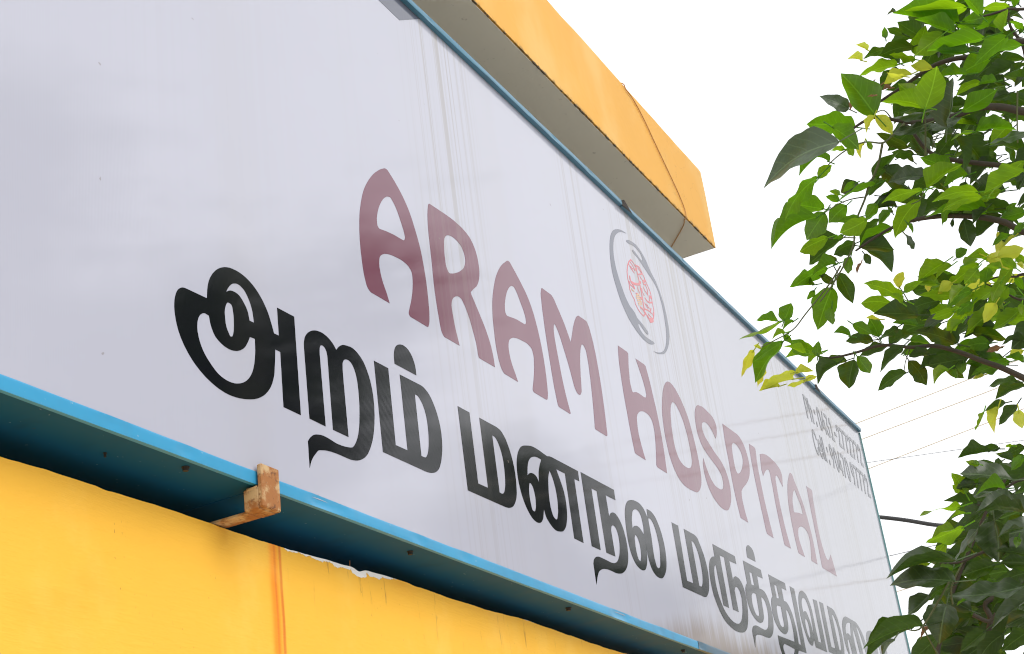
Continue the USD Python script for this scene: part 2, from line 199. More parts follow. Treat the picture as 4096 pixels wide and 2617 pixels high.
    'swoosh': ['7512,5650* 7444,5642 7364,5617 7294,5580 7240,5526 7200,5453 7171,5349 7168,5256 7189,5185 7223,5113 7275,5053 7317,5020 7376,4991 7438,4970 7519,4958 7593,4962 7643,4977 7673,4994 7652,4999 7592,4994 7519,4994 7469,5011 7450,5035 7462,5048 7494,5038 7545,5021 7579,5018 7594,5029 7590,5043 7545,5058 7493,5071 7453,5079 7421,5104 7358,5125 7316,5159 7281,5213 7250,5275 7234,5343 7237,5406 7256,5470 7299,5538 7352,5584 7423,5623'],
    'swoosh 2': ['7491,5595 7526,5612 7598,5626 7672,5627 7737,5604 7785,5573 7827,5527 7898,5475 7947,5408 7978,5333 7987,5245 7977,5158 7941,5088 7881,5021 7814,4974 7751,4951 7701,4937 7631,4930* 7705,4947 7766,4968 7827,5003 7887,5070 7923,5152 7936,5253 7930,5349 7905,5418 7846,5462 7793,5481 7740,5500 7688,5519 7636,5538 7587,5544 7562,5555 7577,5568 7604,5567 7644,5557 7684,5547 7706,5546 7721,5565 7707,5585 7661,5600 7603,5602 7524,5587 7494,5585'],
    'chevron': ['4220,5604* 4784,5690* 4962,5685* 5169,5813* 5045,5818* 4580,5837*'],
}
BRAIN_LINES = [(np.float64(6.8),'7512,5476 7470,5445 7438,5408 7412,5357 7405,5313 7414,5275 7408,5244 7427,5217 7459,5196 7462,5171 7493,5148 7528,5134 7568,5132 7594,5154'),
    (np.float64(6.0),'7512,5476 7547,5471 7568,5455'),
    (np.float64(11.2),'7582,5465 7587,5417 7597,5355 7601,5298 7600,5244 7598,5191 7598,5156'),
    (np.float64(6.9),'7590,5468 7638,5476 7670,5452 7700,5424 7724,5397 7754,5366 7766,5328 7762,5285 7767,5245 7756,5211 7729,5172 7687,5139 7652,5137 7624,5153 7610,5169'),
    (np.float64(5.9),'7463,5429 7489,5410 7532,5398'),
    (np.float64(6.0),'7496,5454 7529,5443 7538,5431'),
    (np.float64(11.1),'7549,5424 7589,5448'),
    (np.float64(5.9),'7492,5426 7509,5417 7524,5420'),
    (np.float64(11.7),'7445,5340 7443,5324 7450,5309 7506,5316 7568,5336 7615,5368'),
    (np.float64(7.4),'7423,5299 7433,5283 7467,5283 7489,5280'),
    (np.float64(7.5),'7449,5306 7490,5292 7496,5283'),
    (np.float64(6.8),'7548,5311 7552,5294 7567,5282'),
    (np.float64(5.0),'7499,5254 7525,5261 7546,5254 7552,5227 7571,5208'),
    (np.float64(9.2),'7535,5177 7567,5180 7589,5167'),
    (np.float64(6.1),'7615,5461 7636,5454 7654,5446 7659,5442'),
    (np.float64(7.8),'7607,5416 7675,5446'),
    (np.float64(6.1),'7624,5408 7654,5395 7700,5406'),
    (np.float64(8.7),'7658,5387 7690,5399'),
    (np.float64(7.0),'7656,5384 7665,5372 7706,5387'),
    (np.float64(6.9),'7649,5348 7670,5332 7706,5318 7715,5358 7695,5377'),
    (np.float64(6.0),'7613,5311 7639,5291'),
    (np.float64(7.8),'7647,5276 7678,5266 7714,5271 7764,5289'),
    (np.float64(13.2),'7729,5315 7760,5322'),
    (np.float64(6.1),'7722,5306 7720,5285'),
    (np.float64(6.0),'7627,5237 7658,5218'),
    (np.float64(6.9),'7659,5239 7687,5223'),
    (np.float64(6.8),'7613,5193 7665,5203 7714,5202'),
    (np.float64(7.0),'7720,5234 7696,5202'),
    (np.float64(6.0),'7634,5159 7663,5146'),
    (np.float64(6.0),'7654,5175 7706,5167'),
    (np.float64(21.4),'7666,5137 7713,5158'),
    (np.float64(10.5),'7749,5212 7737,5199'),
    (np.float64(12.9),'7596,5320 7617,5322'),
    (np.float64(11.9),'7570,5248 7589,5252'),
    (np.float64(12.3),'7699,5412 7684,5400')]
TAN_LINES = [(np.float64(5.0),'7438,5261 7447,5250'),
    (np.float64(5.0),'7457,5260 7475,5255'),
    (np.float64(6.7),'7505,5245 7550,5266'),
    (np.float64(6.7),'7496,5230 7555,5253'),
    (np.float64(5.8),'7501,5219 7558,5242'),
    (np.float64(5.8),'7507,5208 7561,5233'),
    (np.float64(5.8),'7512,5195 7571,5225'),
    (np.float64(5.8),'7518,5186 7572,5211')]
UPPER_LEAVES = '''
2805 -2417 3354 2780 -2297 3422 16 -46 87 84 m
2806 -2302 3435 2806 -2283 3443 -84 -22 49 13 g
2780 -2441 3369 2773 -2337 3432 5 -52 85 74 b
2655 -2469 3262 2624 -2449 3307 63 -45 63 35 m
2850 -2517 3376 2838 -2472 3403 18 -47 86 33 b
2883 -2524 3393 2864 -2559 3405 36 11 93 25 m
2771 -2405 3319 2724 -2345 3359 46 -21 86 52 m
2882 -2332 3401 2856 -2299 3445 79 -15 59 45 d
2736 -2314 3332 2711 -2290 3352 38 -35 86 24 d
2695 -2281 3315 2689 -2283 3336 89 37 27 13 m
2840 -2407 3377 2848 -2443 3345 56 -47 68 30 m
2815 -2316 3327 2775 -2351 3367 52 31 80 40 b
2763 -2385 3319 2752 -2316 3290 70 37 61 46 b
2669 -2464 3222 2676 -2355 3254 0 -28 96 68 m
2813 -2415 3332 2794 -2339 3323 7 13 99 47 d
2918 -2212 3439 2911 -2194 3461 63 -48 61 18 y
2749 -2219 3316 2745 -2195 3336 25 -59 77 19 y
2874 -2256 3399 2871 -2205 3405 10 -11 99 30 d
2800 -2319 3337 2809 -2247 3352 7 -21 98 44 d
2793 -2316 3302 2787 -2274 3337 15 -63 77 33 b
2841 -2274 3333 2814 -2193 3337 9 -2 100 51 b
2810 -2341 3279 2787 -2304 3292 41 -6 91 27 y
2748 -2291 3247 2726 -2262 3257 37 -4 93 23 y
2790 -2303 3271 2788 -2243 3271 -9 0 100 36 y
2663 -2321 3113 2639 -2358 3182 81 35 47 62 b
2749 -2312 3165 2708 -2245 3200 40 -23 89 52 b
2865 -2290 3249 2838 -2269 3291 80 -12 58 35 b
2768 -2213 3197 2711 -2174 3283 81 -10 58 72 m
2849 -2152 3277 2805 -2114 3304 -72 -50 -48 39 g
2940 -2142 3280 2866 -2056 3308 36 1 93 70 m
2517 -2173 3027 2528 -2001 3026 -91 6 42 104 g
2678 -2138 3153 2718 -2180 3120 50 -18 85 40 m
2825 -2205 3227 2853 -2227 3188 79 -8 60 33 y
2732 -2217 3176 2731 -2189 3144 36 70 61 26 y
2756 -2308 3157 2761 -2243 3176 -87 -7 48 41 g
2770 -2302 3139 2770 -2237 3149 -89 -6 45 39 g
2965 -2284 3238 2982 -2354 3269 -92 -4 40 47 g
2821 -2338 3144 2769 -2366 3223 -70 67 -23 59 g
2863 -2298 3174 2879 -2367 3185 -84 -11 54 43 g
2752 -2379 3130 2755 -2449 3161 24 40 88 46 m
2872 -2421 3243 2879 -2367 3252 11 -17 98 33 b
2704 -2413 3177 2708 -2355 3199 3 -35 94 37 m
2698 -2427 3221 2671 -2373 3246 48 -15 86 39 m
2848 -2455 3277 2865 -2391 3279 16 -7 98 40 m
2764 -2500 3264 2788 -2424 3260 25 -3 97 48 m
2831 -2520 3271 2814 -2446 3276 -17 -11 98 46 m
2892 -2498 3267 2881 -2423 3244 32 32 89 47 d
2696 -2530 3225 2673 -2519 3248 51 -45 73 21 m
2842 -2504 3338 2848 -2466 3352 69 -34 64 24 m
2754 -2457 3169 2739 -2422 3169 -2 -1 100 23 m
2978 -2499 3280 2982 -2474 3272 -99 17 2 16 g
2939 -2465 3235 2930 -2426 3232 71 21 67 25 d
3001 -2463 3238 2999 -2430 3258 54 -40 74 23 d
2822 -2386 3114 2812 -2339 3121 7 -13 99 29 b
2760 -2391 3082 2789 -2464 3083 10 5 99 47 m
2774 -2481 3050 2763 -2400 3063 -88 -20 44 50 g
3114 -2455 3177 3067 -2386 3212 19 -35 92 55 d
3039 -2324 3237 3065 -2276 3216 66 -2 75 35 d
3015 -2336 3218 3074 -2367 3150 60 -40 69 57 d
2875 -2341 3148 2911 -2348 3069 64 -68 36 52 d
2875 -2247 3156 2860 -2196 3209 26 -66 70 45 d
2900 -2261 3207 2899 -2197 3187 49 25 83 40 d
3116 -2251 3249 3097 -2234 3320 94 -19 29 46 d
3003 -2143 3271 3011 -2119 3246 30 64 71 21 y
2780 -2143 3160 2797 -2149 3140 66 -38 65 16 b
2786 -2182 3154 2793 -2187 3136 90 -14 40 13 b
2761 -2139 3140 2744 -2106 3142 20 6 98 22 b
2789 -2100 3166 2802 -2026 3166 -2 -1 100 45 m
2952 -2068 3226 2937 -2039 3251 54 -38 75 24 m
2795 -2067 3114 2786 -2101 3133 71 19 67 25 b
2730 -2080 3083 2714 -1982 3036 7 44 89 66 m
3049 -2138 3207 3055 -2196 3252 61 52 60 44 d
2936 -2183 3162 2940 -2150 3159 47 3 88 20 d
3071 -2192 3174 3048 -2150 3229 87 -15 47 60 d
2938 -2260 3111 2931 -2183 3140 -81 -27 51 49 g
2823 -2268 3029 2824 -2339 3067 28 46 84 49 b
2801 -2262 3015 2785 -2180 3022 -5 -10 99 50 b
2972 -2308 3125 2953 -2265 3173 67 -41 63 41 m
2856 -2349 3044 2865 -2297 3051 14 -16 98 32 m
2917 -2455 3065 2929 -2356 3039 18 23 96 62 b
2752 -2461 2966 2760 -2377 2944 9 24 97 52 b
2817 -2362 2982 2807 -2280 3011 10 -32 94 53 b
2881 -2361 2996 2880 -2291 3022 13 -34 93 45 b
3058 -2389 3153 3074 -2326 3142 47 4 88 39 d
3003 -2435 3066 3012 -2421 3051 36 56 75 13 d
2930 -2122 3140 2933 -2078 3141 -99 7 12 27 g
2781 -2104 3056 2776 -2087 3070 86 -18 47 13 b
2887 -2207 3326 2886 -2193 3328 23 -12 97 9 r
2915 -2221 3344 2924 -2192 3341 -5 12 99 18 r
2806 -2254 3265 2802 -2235 3267 14 -11 98 12 r
2712 -2230 3208 2712 -2215 3211 23 -19 95 9 r
2907 -2181 3326 2908 -2166 3319 22 38 90 10 r
2843 -2173 3285 2850 -2153 3274 10 45 89 14 r
2844 -2217 3318 2842 -2202 3311 18 46 87 10 r
2858 -2439 3360 2851 -2498 3382 47 27 84 38 m
2799 -2491 3297 2777 -2515 3331 36 63 68 28 b
2804 -2423 3356 2816 -2466 3357 40 13 91 27 m
2966 -2462 3329 2976 -2513 3330 45 12 89 31 d
2821 -2482 3216 2809 -2516 3222 41 2 91 22 d
2967 -2438 3202 2974 -2483 3202 49 8 87 27 d
2951 -2433 3086 2961 -2399 3071 51 21 83 23 d
2990 -2026 3140 2938 -1970 3164 42 0 91 48 m
2950 -2070 3127 2931 -2047 3142 71 12 70 21 m
2834 -2131 3096 2823 -2099 3088 42 36 83 21 m
2916 -2158 3119 2888 -2077 3106 3 17 99 52 m
2876 -2031 3070 2831 -1923 3024 4 41 91 75 m
2949 -2034 3111 2953 -1977 3067 76 38 54 45 m
2995 -2075 3134 3000 -2026 3114 74 19 64 38 m
2912 -2110 3057 2914 -2064 3067 29 -21 93 28 m
2810 -2141 2998 2802 -2082 2983 27 27 92 37 b
2877 -2043 3017 2859 -1980 3017 29 8 95 39 b
2884 -2074 3016 2885 -2050 3017 28 -7 96 14 m
3063 -2036 3092 3031 -1953 3053 1 42 91 59 d
3139 -2049 3107 3115 -1994 3096 43 35 83 36 d
3123 -2001 3072 3106 -1987 3094 52 -48 70 19 d
2976 -2230 3083 3012 -2149 3052 24 26 93 57 b
3066 -2128 3149 3070 -2093 3123 77 32 56 32 m
3077 -2151 3130 3086 -2116 3111 75 17 64 26 m
3063 -2204 3145 3077 -2213 3078 84 -48 24 42 d
3112 -2141 3182 3134 -2214 3165 32 -12 94 47 d
3131 -2137 3114 3149 -2052 3111 23 -2 97 52 m
3142 -2056 3098 3157 -2126 3072 61 -17 78 46 d
3227 -2055 3121 3234 -2107 3055 71 -52 48 50 d
3016 -2083 3020 3028 -2093 2999 74 -34 58 16 d
3039 -2050 3034 3040 -2028 2999 56 70 45 25 m
3156 -1991 3057 3204 -2007 3003 70 -20 68 44 d
2985 -2078 2988 2989 -2062 2969 14 75 65 15 r
2932 -2036 2979 2911 -1984 2981 -7 -7 100 34 m
3131 -1977 3065 3110 -1898 3058 19 14 97 49 m
3132 -1939 3036 3131 -1883 3052 7 -28 96 35 m
3138 -1955 3056 3148 -1984 3031 71 -32 63 24 d
3150 -1973 3025 3171 -1912 2946 79 37 49 64 m
3011 -1991 2922 3017 -1974 2885 61 67 41 25 m
3142 -1934 3028 3144 -1912 3012 54 45 71 16 m
2957 -1894 2898 2947 -1919 2932 77 39 50 35 m
2908 -1894 2882 2896 -1852 2897 32 -22 92 28 m
2952 -1887 2896 2921 -1798 2880 -5 16 99 57 b
3097 -1884 2951 3100 -1848 2944 28 15 95 22 m
2846 -1919 2826 2840 -1890 2826 35 8 93 18 b
2962 -1887 2871 2979 -1896 2855 72 12 69 15 m
3104 -1846 2911 3088 -1761 2842 8 64 76 66 m
2964 -1882 2857 2940 -1817 2829 -3 39 92 45 m
3205 -1765 2918 3210 -1740 2866 39 81 43 35 y
3087 -1783 2907 3088 -1731 2868 25 59 77 39 y
3101 -1795 2912 3095 -1782 2922 71 -18 68 10 y
3166 -1805 2837 3141 -1760 2832 20 22 96 31 y
3175 -1837 2847 3142 -1768 2857 -1 -15 99 47 y
3110 -1859 2838 3091 -1806 2833 24 17 96 34 y
3045 -1874 2811 3054 -1912 2814 47 17 87 23 y
3102 -1880 2811 3090 -1839 2803 -13 15 98 26 y
3180 -1861 2837 3183 -1885 2847 56 39 73 15 y
2878 -1944 2781 2853 -1906 2799 24 -28 93 29 b
3043 -1925 2842 3034 -1889 2889 60 -58 55 36 m
3117 -1915 2869 3101 -1844 2874 0 -7 100 44 b
2925 -1956 2788 2922 -1963 2818 85 47 22 20 m
2994 -1954 2818 2991 -1915 2810 14 20 97 24 b
3123 -1994 2886 3113 -1959 2903 27 -36 89 24 m
3185 -2028 2888 3186 -1966 2904 59 -21 78 39 d
3026 -2022 2875 3040 -2053 2845 73 -29 62 27 m
3178 -2043 2889 3149 -2039 2930 82 -6 57 37 m
3059 -2076 2880 3058 -2046 2891 3 -34 94 19 y
3076 -2153 2872 3071 -2067 2909 62 -28 73 57 d
3146 -2138 2877 3128 -2087 2894 62 -5 78 34 m
3135 -2096 2882 3141 -2047 2873 55 9 83 30 d
3307 -2159 2984 3294 -2124 2979 75 35 56 23 d
3191 -2161 2924 3196 -2138 2906 80 25 54 22 d
3099 -2208 2859 3088 -2150 2847 -93 -11 34 36 g
2926 -2152 2856 2898 -2099 2914 44 -55 71 50 b
3188 -2111 2992 3165 -2129 3022 58 41 70 25 y
2943 -2157 2876 2950 -2193 2897 52 50 69 25 b
3101 -2104 2921 3085 -2051 2957 29 -48 83 40 b
2893 -2155 2834 2884 -2138 2864 61 -60 52 22 b
3146 -2226 3001 3166 -2156 2993 45 -4 89 44 b
3075 -2247 2959 3059 -2199 2939 26 43 86 33 b
3156 -2251 3007 3148 -2279 3017 76 2 65 26 m
3062 -2287 2957 3076 -2326 2965 25 27 93 25 b
3172 -2380 3023 3161 -2323 3000 40 42 81 37 y
3062 -2322 2949 3093 -2363 2925 71 13 69 34 y
3027 -2345 2927 3033 -2400 2933 79 15 59 35 y
3023 -2375 2888 2999 -2354 2915 75 -2 66 25 b
3126 -2299 2919 3103 -2314 2946 70 20 68 35 m
2924 -2312 2872 2927 -2278 2849 81 29 51 30 b
2922 -2278 2840 2909 -2235 2821 49 47 73 29 b
3145 -2230 2949 3151 -2195 2940 78 3 62 26 y
3217 -2180 3000 3217 -2163 2974 84 45 30 19 y
3073 -2275 2890 3059 -2212 2883 33 17 93 38 m
3078 -2336 2892 3087 -2303 2862 82 26 51 28 b
3220 -2352 2950 3230 -2363 2920 78 -47 42 20 m
3033 -2317 2831 3046 -2281 2804 79 15 59 29 y
2975 -2371 2793 2983 -2359 2775 63 47 61 14 b
3215 -2336 2933 3219 -2318 2932 52 -11 85 11 d
3231 -2279 2921 3234 -2245 2911 58 18 79 22 d
2987 -2239 2823 2984 -2191 2820 36 8 93 29 b
3032 -2273 2848 3042 -2234 2832 55 20 81 26 m
3114 -2253 2850 3110 -2235 2839 -88 7 47 13 g
2989 -2251 2797 2989 -2220 2778 37 49 79 21 b
3299 -2226 2880 3295 -2301 2864 42 -21 88 46 d
3302 -2232 2853 3309 -2283 2867 59 27 76 32 d
3117 -2209 2800 3099 -2134 2853 49 -42 76 56 d
3119 -2212 2802 3098 -2207 2830 79 -8 61 21 d
3227 -2053 2884 3220 -2115 2897 56 10 82 38 d
3202 -2103 2871 3214 -2143 2855 65 -12 75 26 m
3153 -2062 2853 3157 -1996 2848 24 5 97 40 d
3079 -2104 2813 3089 -2040 2788 56 23 80 41 d
2958 -2029 2776 2965 -2048 2734 96 -14 23 29 m
3317 -1951 2906 3341 -1920 2849 78 34 52 54 d
3109 -1956 2829 3089 -1898 2798 28 53 80 42 d
3319 -1934 2910 3314 -1882 2912 38 0 93 31 d
3318 -2061 2840 3290 -1988 2826 17 25 95 48 d
3256 -2081 2845 3275 -2104 2783 75 -52 42 42 d
3154 -2145 2807 3139 -2102 2815 39 -4 92 28 d
3272 -2188 2835 3253 -2097 2823 37 20 91 56 d
3055 -2190 2728 3042 -2146 2712 33 41 85 29 b
3228 -2180 2792 3237 -2169 2770 64 55 54 16 m
3220 -2202 2797 3226 -2187 2770 86 35 38 23 m
3271 -2153 2830 3277 -2194 2829 39 4 92 25 y
3166 -2289 2784 3165 -2259 2785 62 1 78 18 r
3266 -2231 2768 3261 -2204 2767 62 14 77 16 y
3167 -2304 2699 3135 -2248 2713 26 -9 96 40 d
3173 -2341 2787 3151 -2292 2788 22 9 97 32 d
3263 -2292 2780 3250 -2207 2787 21 -5 98 52 m
3271 -2324 2800 3260 -2292 2788 51 46 72 22 y
3277 -2307 2724 3294 -2236 2713 57 -1 82 44 d
3072 -2346 3051 3035 -2229 3089 19 -25 95 77 m
3010 -2300 3065 2999 -2245 3035 16 50 85 38 m
3051 -2350 3051 3044 -2306 3028 19 47 86 30 d
2946 -2353 3030 2929 -2273 3034 6 -3 100 49 b
3086 -2386 3096 3072 -2331 3083 48 31 82 34 b
3076 -2296 3056 3093 -2294 2995 96 -15 25 40 d
3047 -2278 3050 3051 -2270 3032 65 62 44 12 d
2940 -2196 3024 2951 -2206 3003 58 -60 55 15 m
2894 -2194 2978 2918 -2211 2956 -42 -88 23 22 g
3030 -2382 2967 3038 -2342 2971 28 -16 95 24 m
3104 -2418 3041 3105 -2366 3046 79 -7 61 33 m
3038 -2386 3025 3042 -2409 3041 51 54 67 17 m
2956 -2418 2952 2964 -2391 2939 77 8 63 19 m
3108 -2371 3028 3112 -2351 3021 77 5 64 15 d
3101 -2373 2947 3104 -2396 2925 88 -27 39 20 b
3058 -2386 2898 3045 -2376 2911 70 2 71 13 y
2967 -2352 2875 2948 -2328 2890 51 -13 85 21 b
2997 -2279 2918 3006 -2306 2930 47 47 75 19 b
3224 -2344 2876 3208 -2281 2842 37 52 77 44 b
3285 -2302 3031 3280 -2260 3062 21 -57 79 31 b
3424 -2251 3038 3414 -2180 3044 26 -5 97 44 y
3293 -2297 2917 3300 -2210 2895 75 10 65 54 b
3179 -2336 2918 3201 -2286 2886 77 7 64 38 b
3307 -2307 2977 3304 -2234 2947 17 38 91 47 b
3257 -2284 3021 3261 -2215 3001 36 25 90 43 b
3399 -2284 3024 3396 -2206 3036 82 -6 57 49 y
3281 -2242 2929 3248 -2199 2949 28 -22 93 35 b
3435 -2295 3003 3417 -2291 3033 63 -63 46 22 b
3467 -2284 3006 3452 -2248 3040 76 -26 59 31 y
3457 -2304 3045 3468 -2347 3060 31 39 86 28 y
3296 -2340 2937 3277 -2302 2955 63 -6 77 27 m
3206 -2313 2880 3200 -2315 2913 41 90 13 21 b
3442 -2231 2983 3423 -2213 3013 61 -42 67 24 b
3441 -2167 3048 3426 -2100 3036 10 20 97 42 b
3291 -2256 2972 3284 -2211 2921 34 73 59 41 b
3462 -2208 2997 3486 -2142 2973 67 3 75 44 b
3405 -2154 3021 3389 -2076 3007 19 20 96 48 b
3335 -2196 2970 3337 -2117 2971 33 -2 94 47 b
3351 -2209 3030 3324 -2130 2990 39 52 76 55 b
3363 -2214 3055 3331 -2138 3036 72 43 55 51 m
3252 -2323 3004 3263 -2271 2973 69 25 68 37 b
3390 -2189 3075 3387 -2162 3109 33 -73 60 26 b
3197 -2191 2930 3191 -2177 2968 54 -76 37 25 b
3176 -2198 2969 3158 -2154 2986 74 5 67 30 b
3301 -2239 3016 3297 -2175 3008 41 12 90 38 b
3436 -2341 2990 3456 -2375 2928 37 -76 53 44 b
3343 -2312 2997 3325 -2288 3030 33 -68 66 27 b
3432 -2273 2970 3431 -2270 2999 96 -28 6 18 b
3231 -2297 2876 3238 -2369 2857 84 -6 54 49 b
3405 -2255 2974 3429 -2205 2946 53 22 82 37 b
3159 -2362 2954 3151 -2300 2896 21 68 70 51 b
3157 -2223 2923 3150 -2157 2953 24 -39 89 43 b
3222 -2322 2757 3212 -2290 2780 50 -40 77 24 m
3194 -2040 2905 3168 -2017 2925 53 -12 84 24 d
3281 -2260 2824 3279 -2185 2836 51 -12 85 46 d
3307 -2284 2788 3310 -2230 2814 27 -44 86 36 d
3297 -2127 2858 3332 -2178 2794 52 -51 69 53 d
3197 -2236 2781 3195 -2221 2809 75 -55 36 19 d
3267 -2126 2852 3266 -2076 2876 27 -41 87 33 m
3310 -2131 2881 3285 -2061 2884 22 4 98 45 d
3268 -2275 2794 3276 -2200 2812 79 -23 57 46 m
3301 -2274 2808 3271 -2192 2773 31 46 83 56 d
3223 -2212 2800 3184 -2127 2791 52 32 79 56 d
3278 -2246 2839 3249 -2173 2835 69 31 66 47 m
3237 -2263 2825 3223 -2208 2831 81 14 57 35 m
3344 -2158 2904 3328 -2163 2929 48 75 46 18 m
3291 -2236 3541 3297 -2285 3542 7 4 100 29 d
3078 -2262 3388 3059 -2252 3409 58 -41 71 18 d
3156 -2273 3262 3148 -2305 3275 9 37 92 22 d
3396 -2197 3538 3397 -2248 3538 2 1 100 31 m
3144 -2371 3296 3124 -2316 3312 9 -25 96 36 b
3268 -2366 3246 3240 -2294 3234 3 17 99 47 m
2984 -2408 3400 3004 -2412 3335 71 -65 26 41 d
3013 -2285 3316 2994 -2273 3343 68 -39 62 21 m
3461 -2254 3591 3459 -2181 3598 73 -4 68 45 m
3056 -2445 3229 3066 -2391 3199 76 19 62 37 b
3332 -2278 3329 3311 -2227 3349 26 -27 93 36 m
3208 -2457 3601 3231 -2422 3556 77 26 59 39 d
3142 -2374 3296 3128 -2350 3324 53 -50 69 23 d
2946 -2319 3387 2937 -2354 3399 4 31 95 23 d
3247 -2360 3393 3227 -2273 3366 19 33 92 56 d
3447 -2318 3631 3420 -2280 3642 36 -2 93 29 b
3393 -2373 3714 3371 -2326 3733 41 -17 90 33 m
3349 -2410 3492 3381 -2385 3438 72 36 59 41 d
3230 -2390 3421 3220 -2347 3450 11 -55 83 31 d
3199 -2336 3365 3201 -2276 3364 29 1 96 36 d
3056 -2510 3437 3070 -2456 3429 37 6 93 34 d
3365 -2289 3503 3361 -2241 3534 57 -40 72 34 d
3048 -2347 3380 3053 -2290 3359 73 18 66 37 m
3281 -2407 3706 3321 -2382 3651 55 54 63 43 m
3361 -2365 3342 3390 -2369 3301 49 -76 42 30 d
3408 -2238 3579 3411 -2281 3577 27 -2 96 26 d
3190 -2270 3357 3202 -2264 3303 74 63 24 33 d
3418 -2500 3680 3408 -2469 3706 46 -48 75 25 d
3417 -2424 3431 3462 -2373 3386 29 48 83 49 b
3409 -2317 3397 3386 -2297 3424 33 -60 73 25 m
3118 -2381 3258 3111 -2304 3251 8 10 99 46 m
3097 -2434 3292 3086 -2410 3323 69 -44 57 24 d
3401 -2402 3543 3359 -2339 3558 24 -7 97 46 d
3341 -2193 3527 3362 -2245 3532 52 27 81 34 m
3226 -2336 3514 3217 -2260 3463 5 56 83 55 m
3256 -2390 3596 3235 -2318 3603 2 -9 100 45 b
3218 -2481 3626 3258 -2459 3570 66 39 64 43 b
3027 -2363 3372 3022 -2349 3400 56 -69 45 19 d
3468 -2292 3406 3464 -2218 3379 31 33 89 47 d
3090 -2528 3506 3081 -2467 3503 47 11 87 37 m
2998 -2457 3292 2971 -2420 3322 49 -31 81 33 d
3302 -2289 3324 3314 -2347 3317 10 -11 99 36 m
3308 -2312 3434 3285 -2270 3454 35 -25 90 31 d
3279 -2294 3453 3262 -2234 3454 29 7 95 37 b
3348 -2351 3473 3354 -2294 3465 19 11 98 34 m
3422 -2393 3535 3389 -2337 3556 41 -9 91 41 d
3250 -2361 3555 3267 -2301 3554 49 -13 86 37 b
3542 -2248 3471 3529 -2220 3492 69 -22 69 23 b
3398 -2330 3725 3383 -2292 3741 15 -34 93 26 d
3109 -2396 3396 3095 -2378 3415 71 -16 68 18 b
3391 -2352 3349 3400 -2301 3332 10 29 95 33 d
2974 -2305 3328 2965 -2244 3306 71 33 62 42 d
2937 -2408 3495 2946 -2349 3483 10 17 98 37 d
3355 -2377 3313 3326 -2300 3327 27 -8 96 50 d
2978 -2429 3295 2999 -2373 3273 52 13 84 38 b
3282 -2508 3561 3273 -2530 3569 30 21 93 15 b
2932 -2400 3454 2934 -2430 3465 29 33 90 19 b
3139 -2402 3474 3157 -2383 3422 65 60 46 35 m
2921 -2424 3387 2900 -2363 3392 42 8 90 39 m
3309 -2487 3626 3318 -2427 3624 40 -2 92 37 m
3429 -2408 3545 3427 -2342 3573 16 -37 91 43 m
3338 -2367 3417 3313 -2316 3438 71 6 70 38 d
3327 -2348 3455 3307 -2296 3470 45 -8 89 35 b
3277 -2249 3499 3308 -2173 3476 34 14 93 51 d
3050 -2269 3374 3023 -2210 3394 21 -24 95 41 b
3004 -2407 3257 3025 -2389 3210 41 77 49 33 m
3193 -2284 3475 3170 -2265 3491 33 -36 87 20 m
3285 -2500 3475 3274 -2514 3489 63 28 73 14 d
3270 -2416 3517 3261 -2412 3547 82 -49 30 19 b
3411 -2457 3475 3411 -2510 3471 20 -6 98 32 d
3111 -2317 3242 3106 -2317 3276 83 -54 12 20 d
3489 -2248 3520 3478 -2193 3527 64 4 77 34 b
3241 -2456 3665 3249 -2375 3681 -4 -19 98 50 d
2962 -2387 3448 2958 -2331 3450 61 2 79 34 m
3451 -2369 3494 3483 -2298 3468 29 20 94 49 b
3304 -2261 3396 3283 -2218 3406 68 18 71 31 d
3102 -2503 3432 3077 -2424 3440 36 3 93 50 m
3129 -2364 3537 3142 -2324 3496 68 42 61 35 d
3239 -2378 3235 3226 -2335 3256 44 -28 85 30 d
3228 -2440 3649 3263 -2378 3613 4 48 87 48 d
3194 -2325 3267 3209 -2317 3185 59 78 19 50 d
3191 -2446 3384 3183 -2388 3376 5 15 99 35 d
3510 -2269 3420 3519 -2223 3388 27 51 81 34 d
3146 -2542 3573 3123 -2473 3589 67 6 74 48 d
3152 -2463 3493 3135 -2406 3493 38 13 91 35 m
3239 -2402 3453 3245 -2454 3413 61 -44 66 40 d
3064 -2428 3414 3043 -2401 3435 66 -5 75 24 m
3470 -2243 3566 3435 -2175 3568 63 31 71 47 m
3412 -2403 3309 3406 -2430 3316 47 13 87 17 d
3246 -2372 3321 3249 -2312 3304 75 14 65 40 b
3401 -2467 3691 3400 -2529 3681 17 -17 97 38 m
3541 -2418 3415 3541 -2337 3426 9 -14 99 49 d
3186 -2337 3536 3171 -2342 3561 79 32 52 18 m
3123 -2347 3516 3164 -2274 3486 31 22 93 53 b
3344 -2384 3375 3325 -2326 3392 18 -22 96 38 d
3107 -2390 3434 3091 -2385 3454 38 -75 54 16 d
3065 -2441 3336 3034 -2354 3330 25 16 96 55 d
3385 -2262 3472 3369 -2211 3485 17 -20 96 33 m
3382 -2377 3308 3388 -2297 3314 16 -9 98 48 m
3299 -2325 3399 3300 -2353 3421 61 49 62 21 d
3301 -2197 3233 3293 -2186 3271 61 -72 33 24 m
3170 -2328 3105 3186 -2410 3066 33 -35 87 55 m
3218 -2286 3140 3193 -2231 3154 48 0 88 37 m
3164 -2367 3077 3176 -2300 3053 35 26 90 43 m
3257 -2301 3190 3258 -2223 3208 15 -23 96 48 m
3404 -2329 3275 3383 -2343 3298 39 58 72 20 m
3293 -2237 3202 3271 -2160 3190 33 23 92 49 d
3215 -2338 3122 3209 -2271 3131 51 -7 86 41 d
3355 -2420 3214 3338 -2390 3245 35 -56 75 28 m
3378 -2250 3230 3366 -2203 3255 24 -40 88 32 d
3307 -2215 3296 3321 -2156 3250 39 50 77 46 d
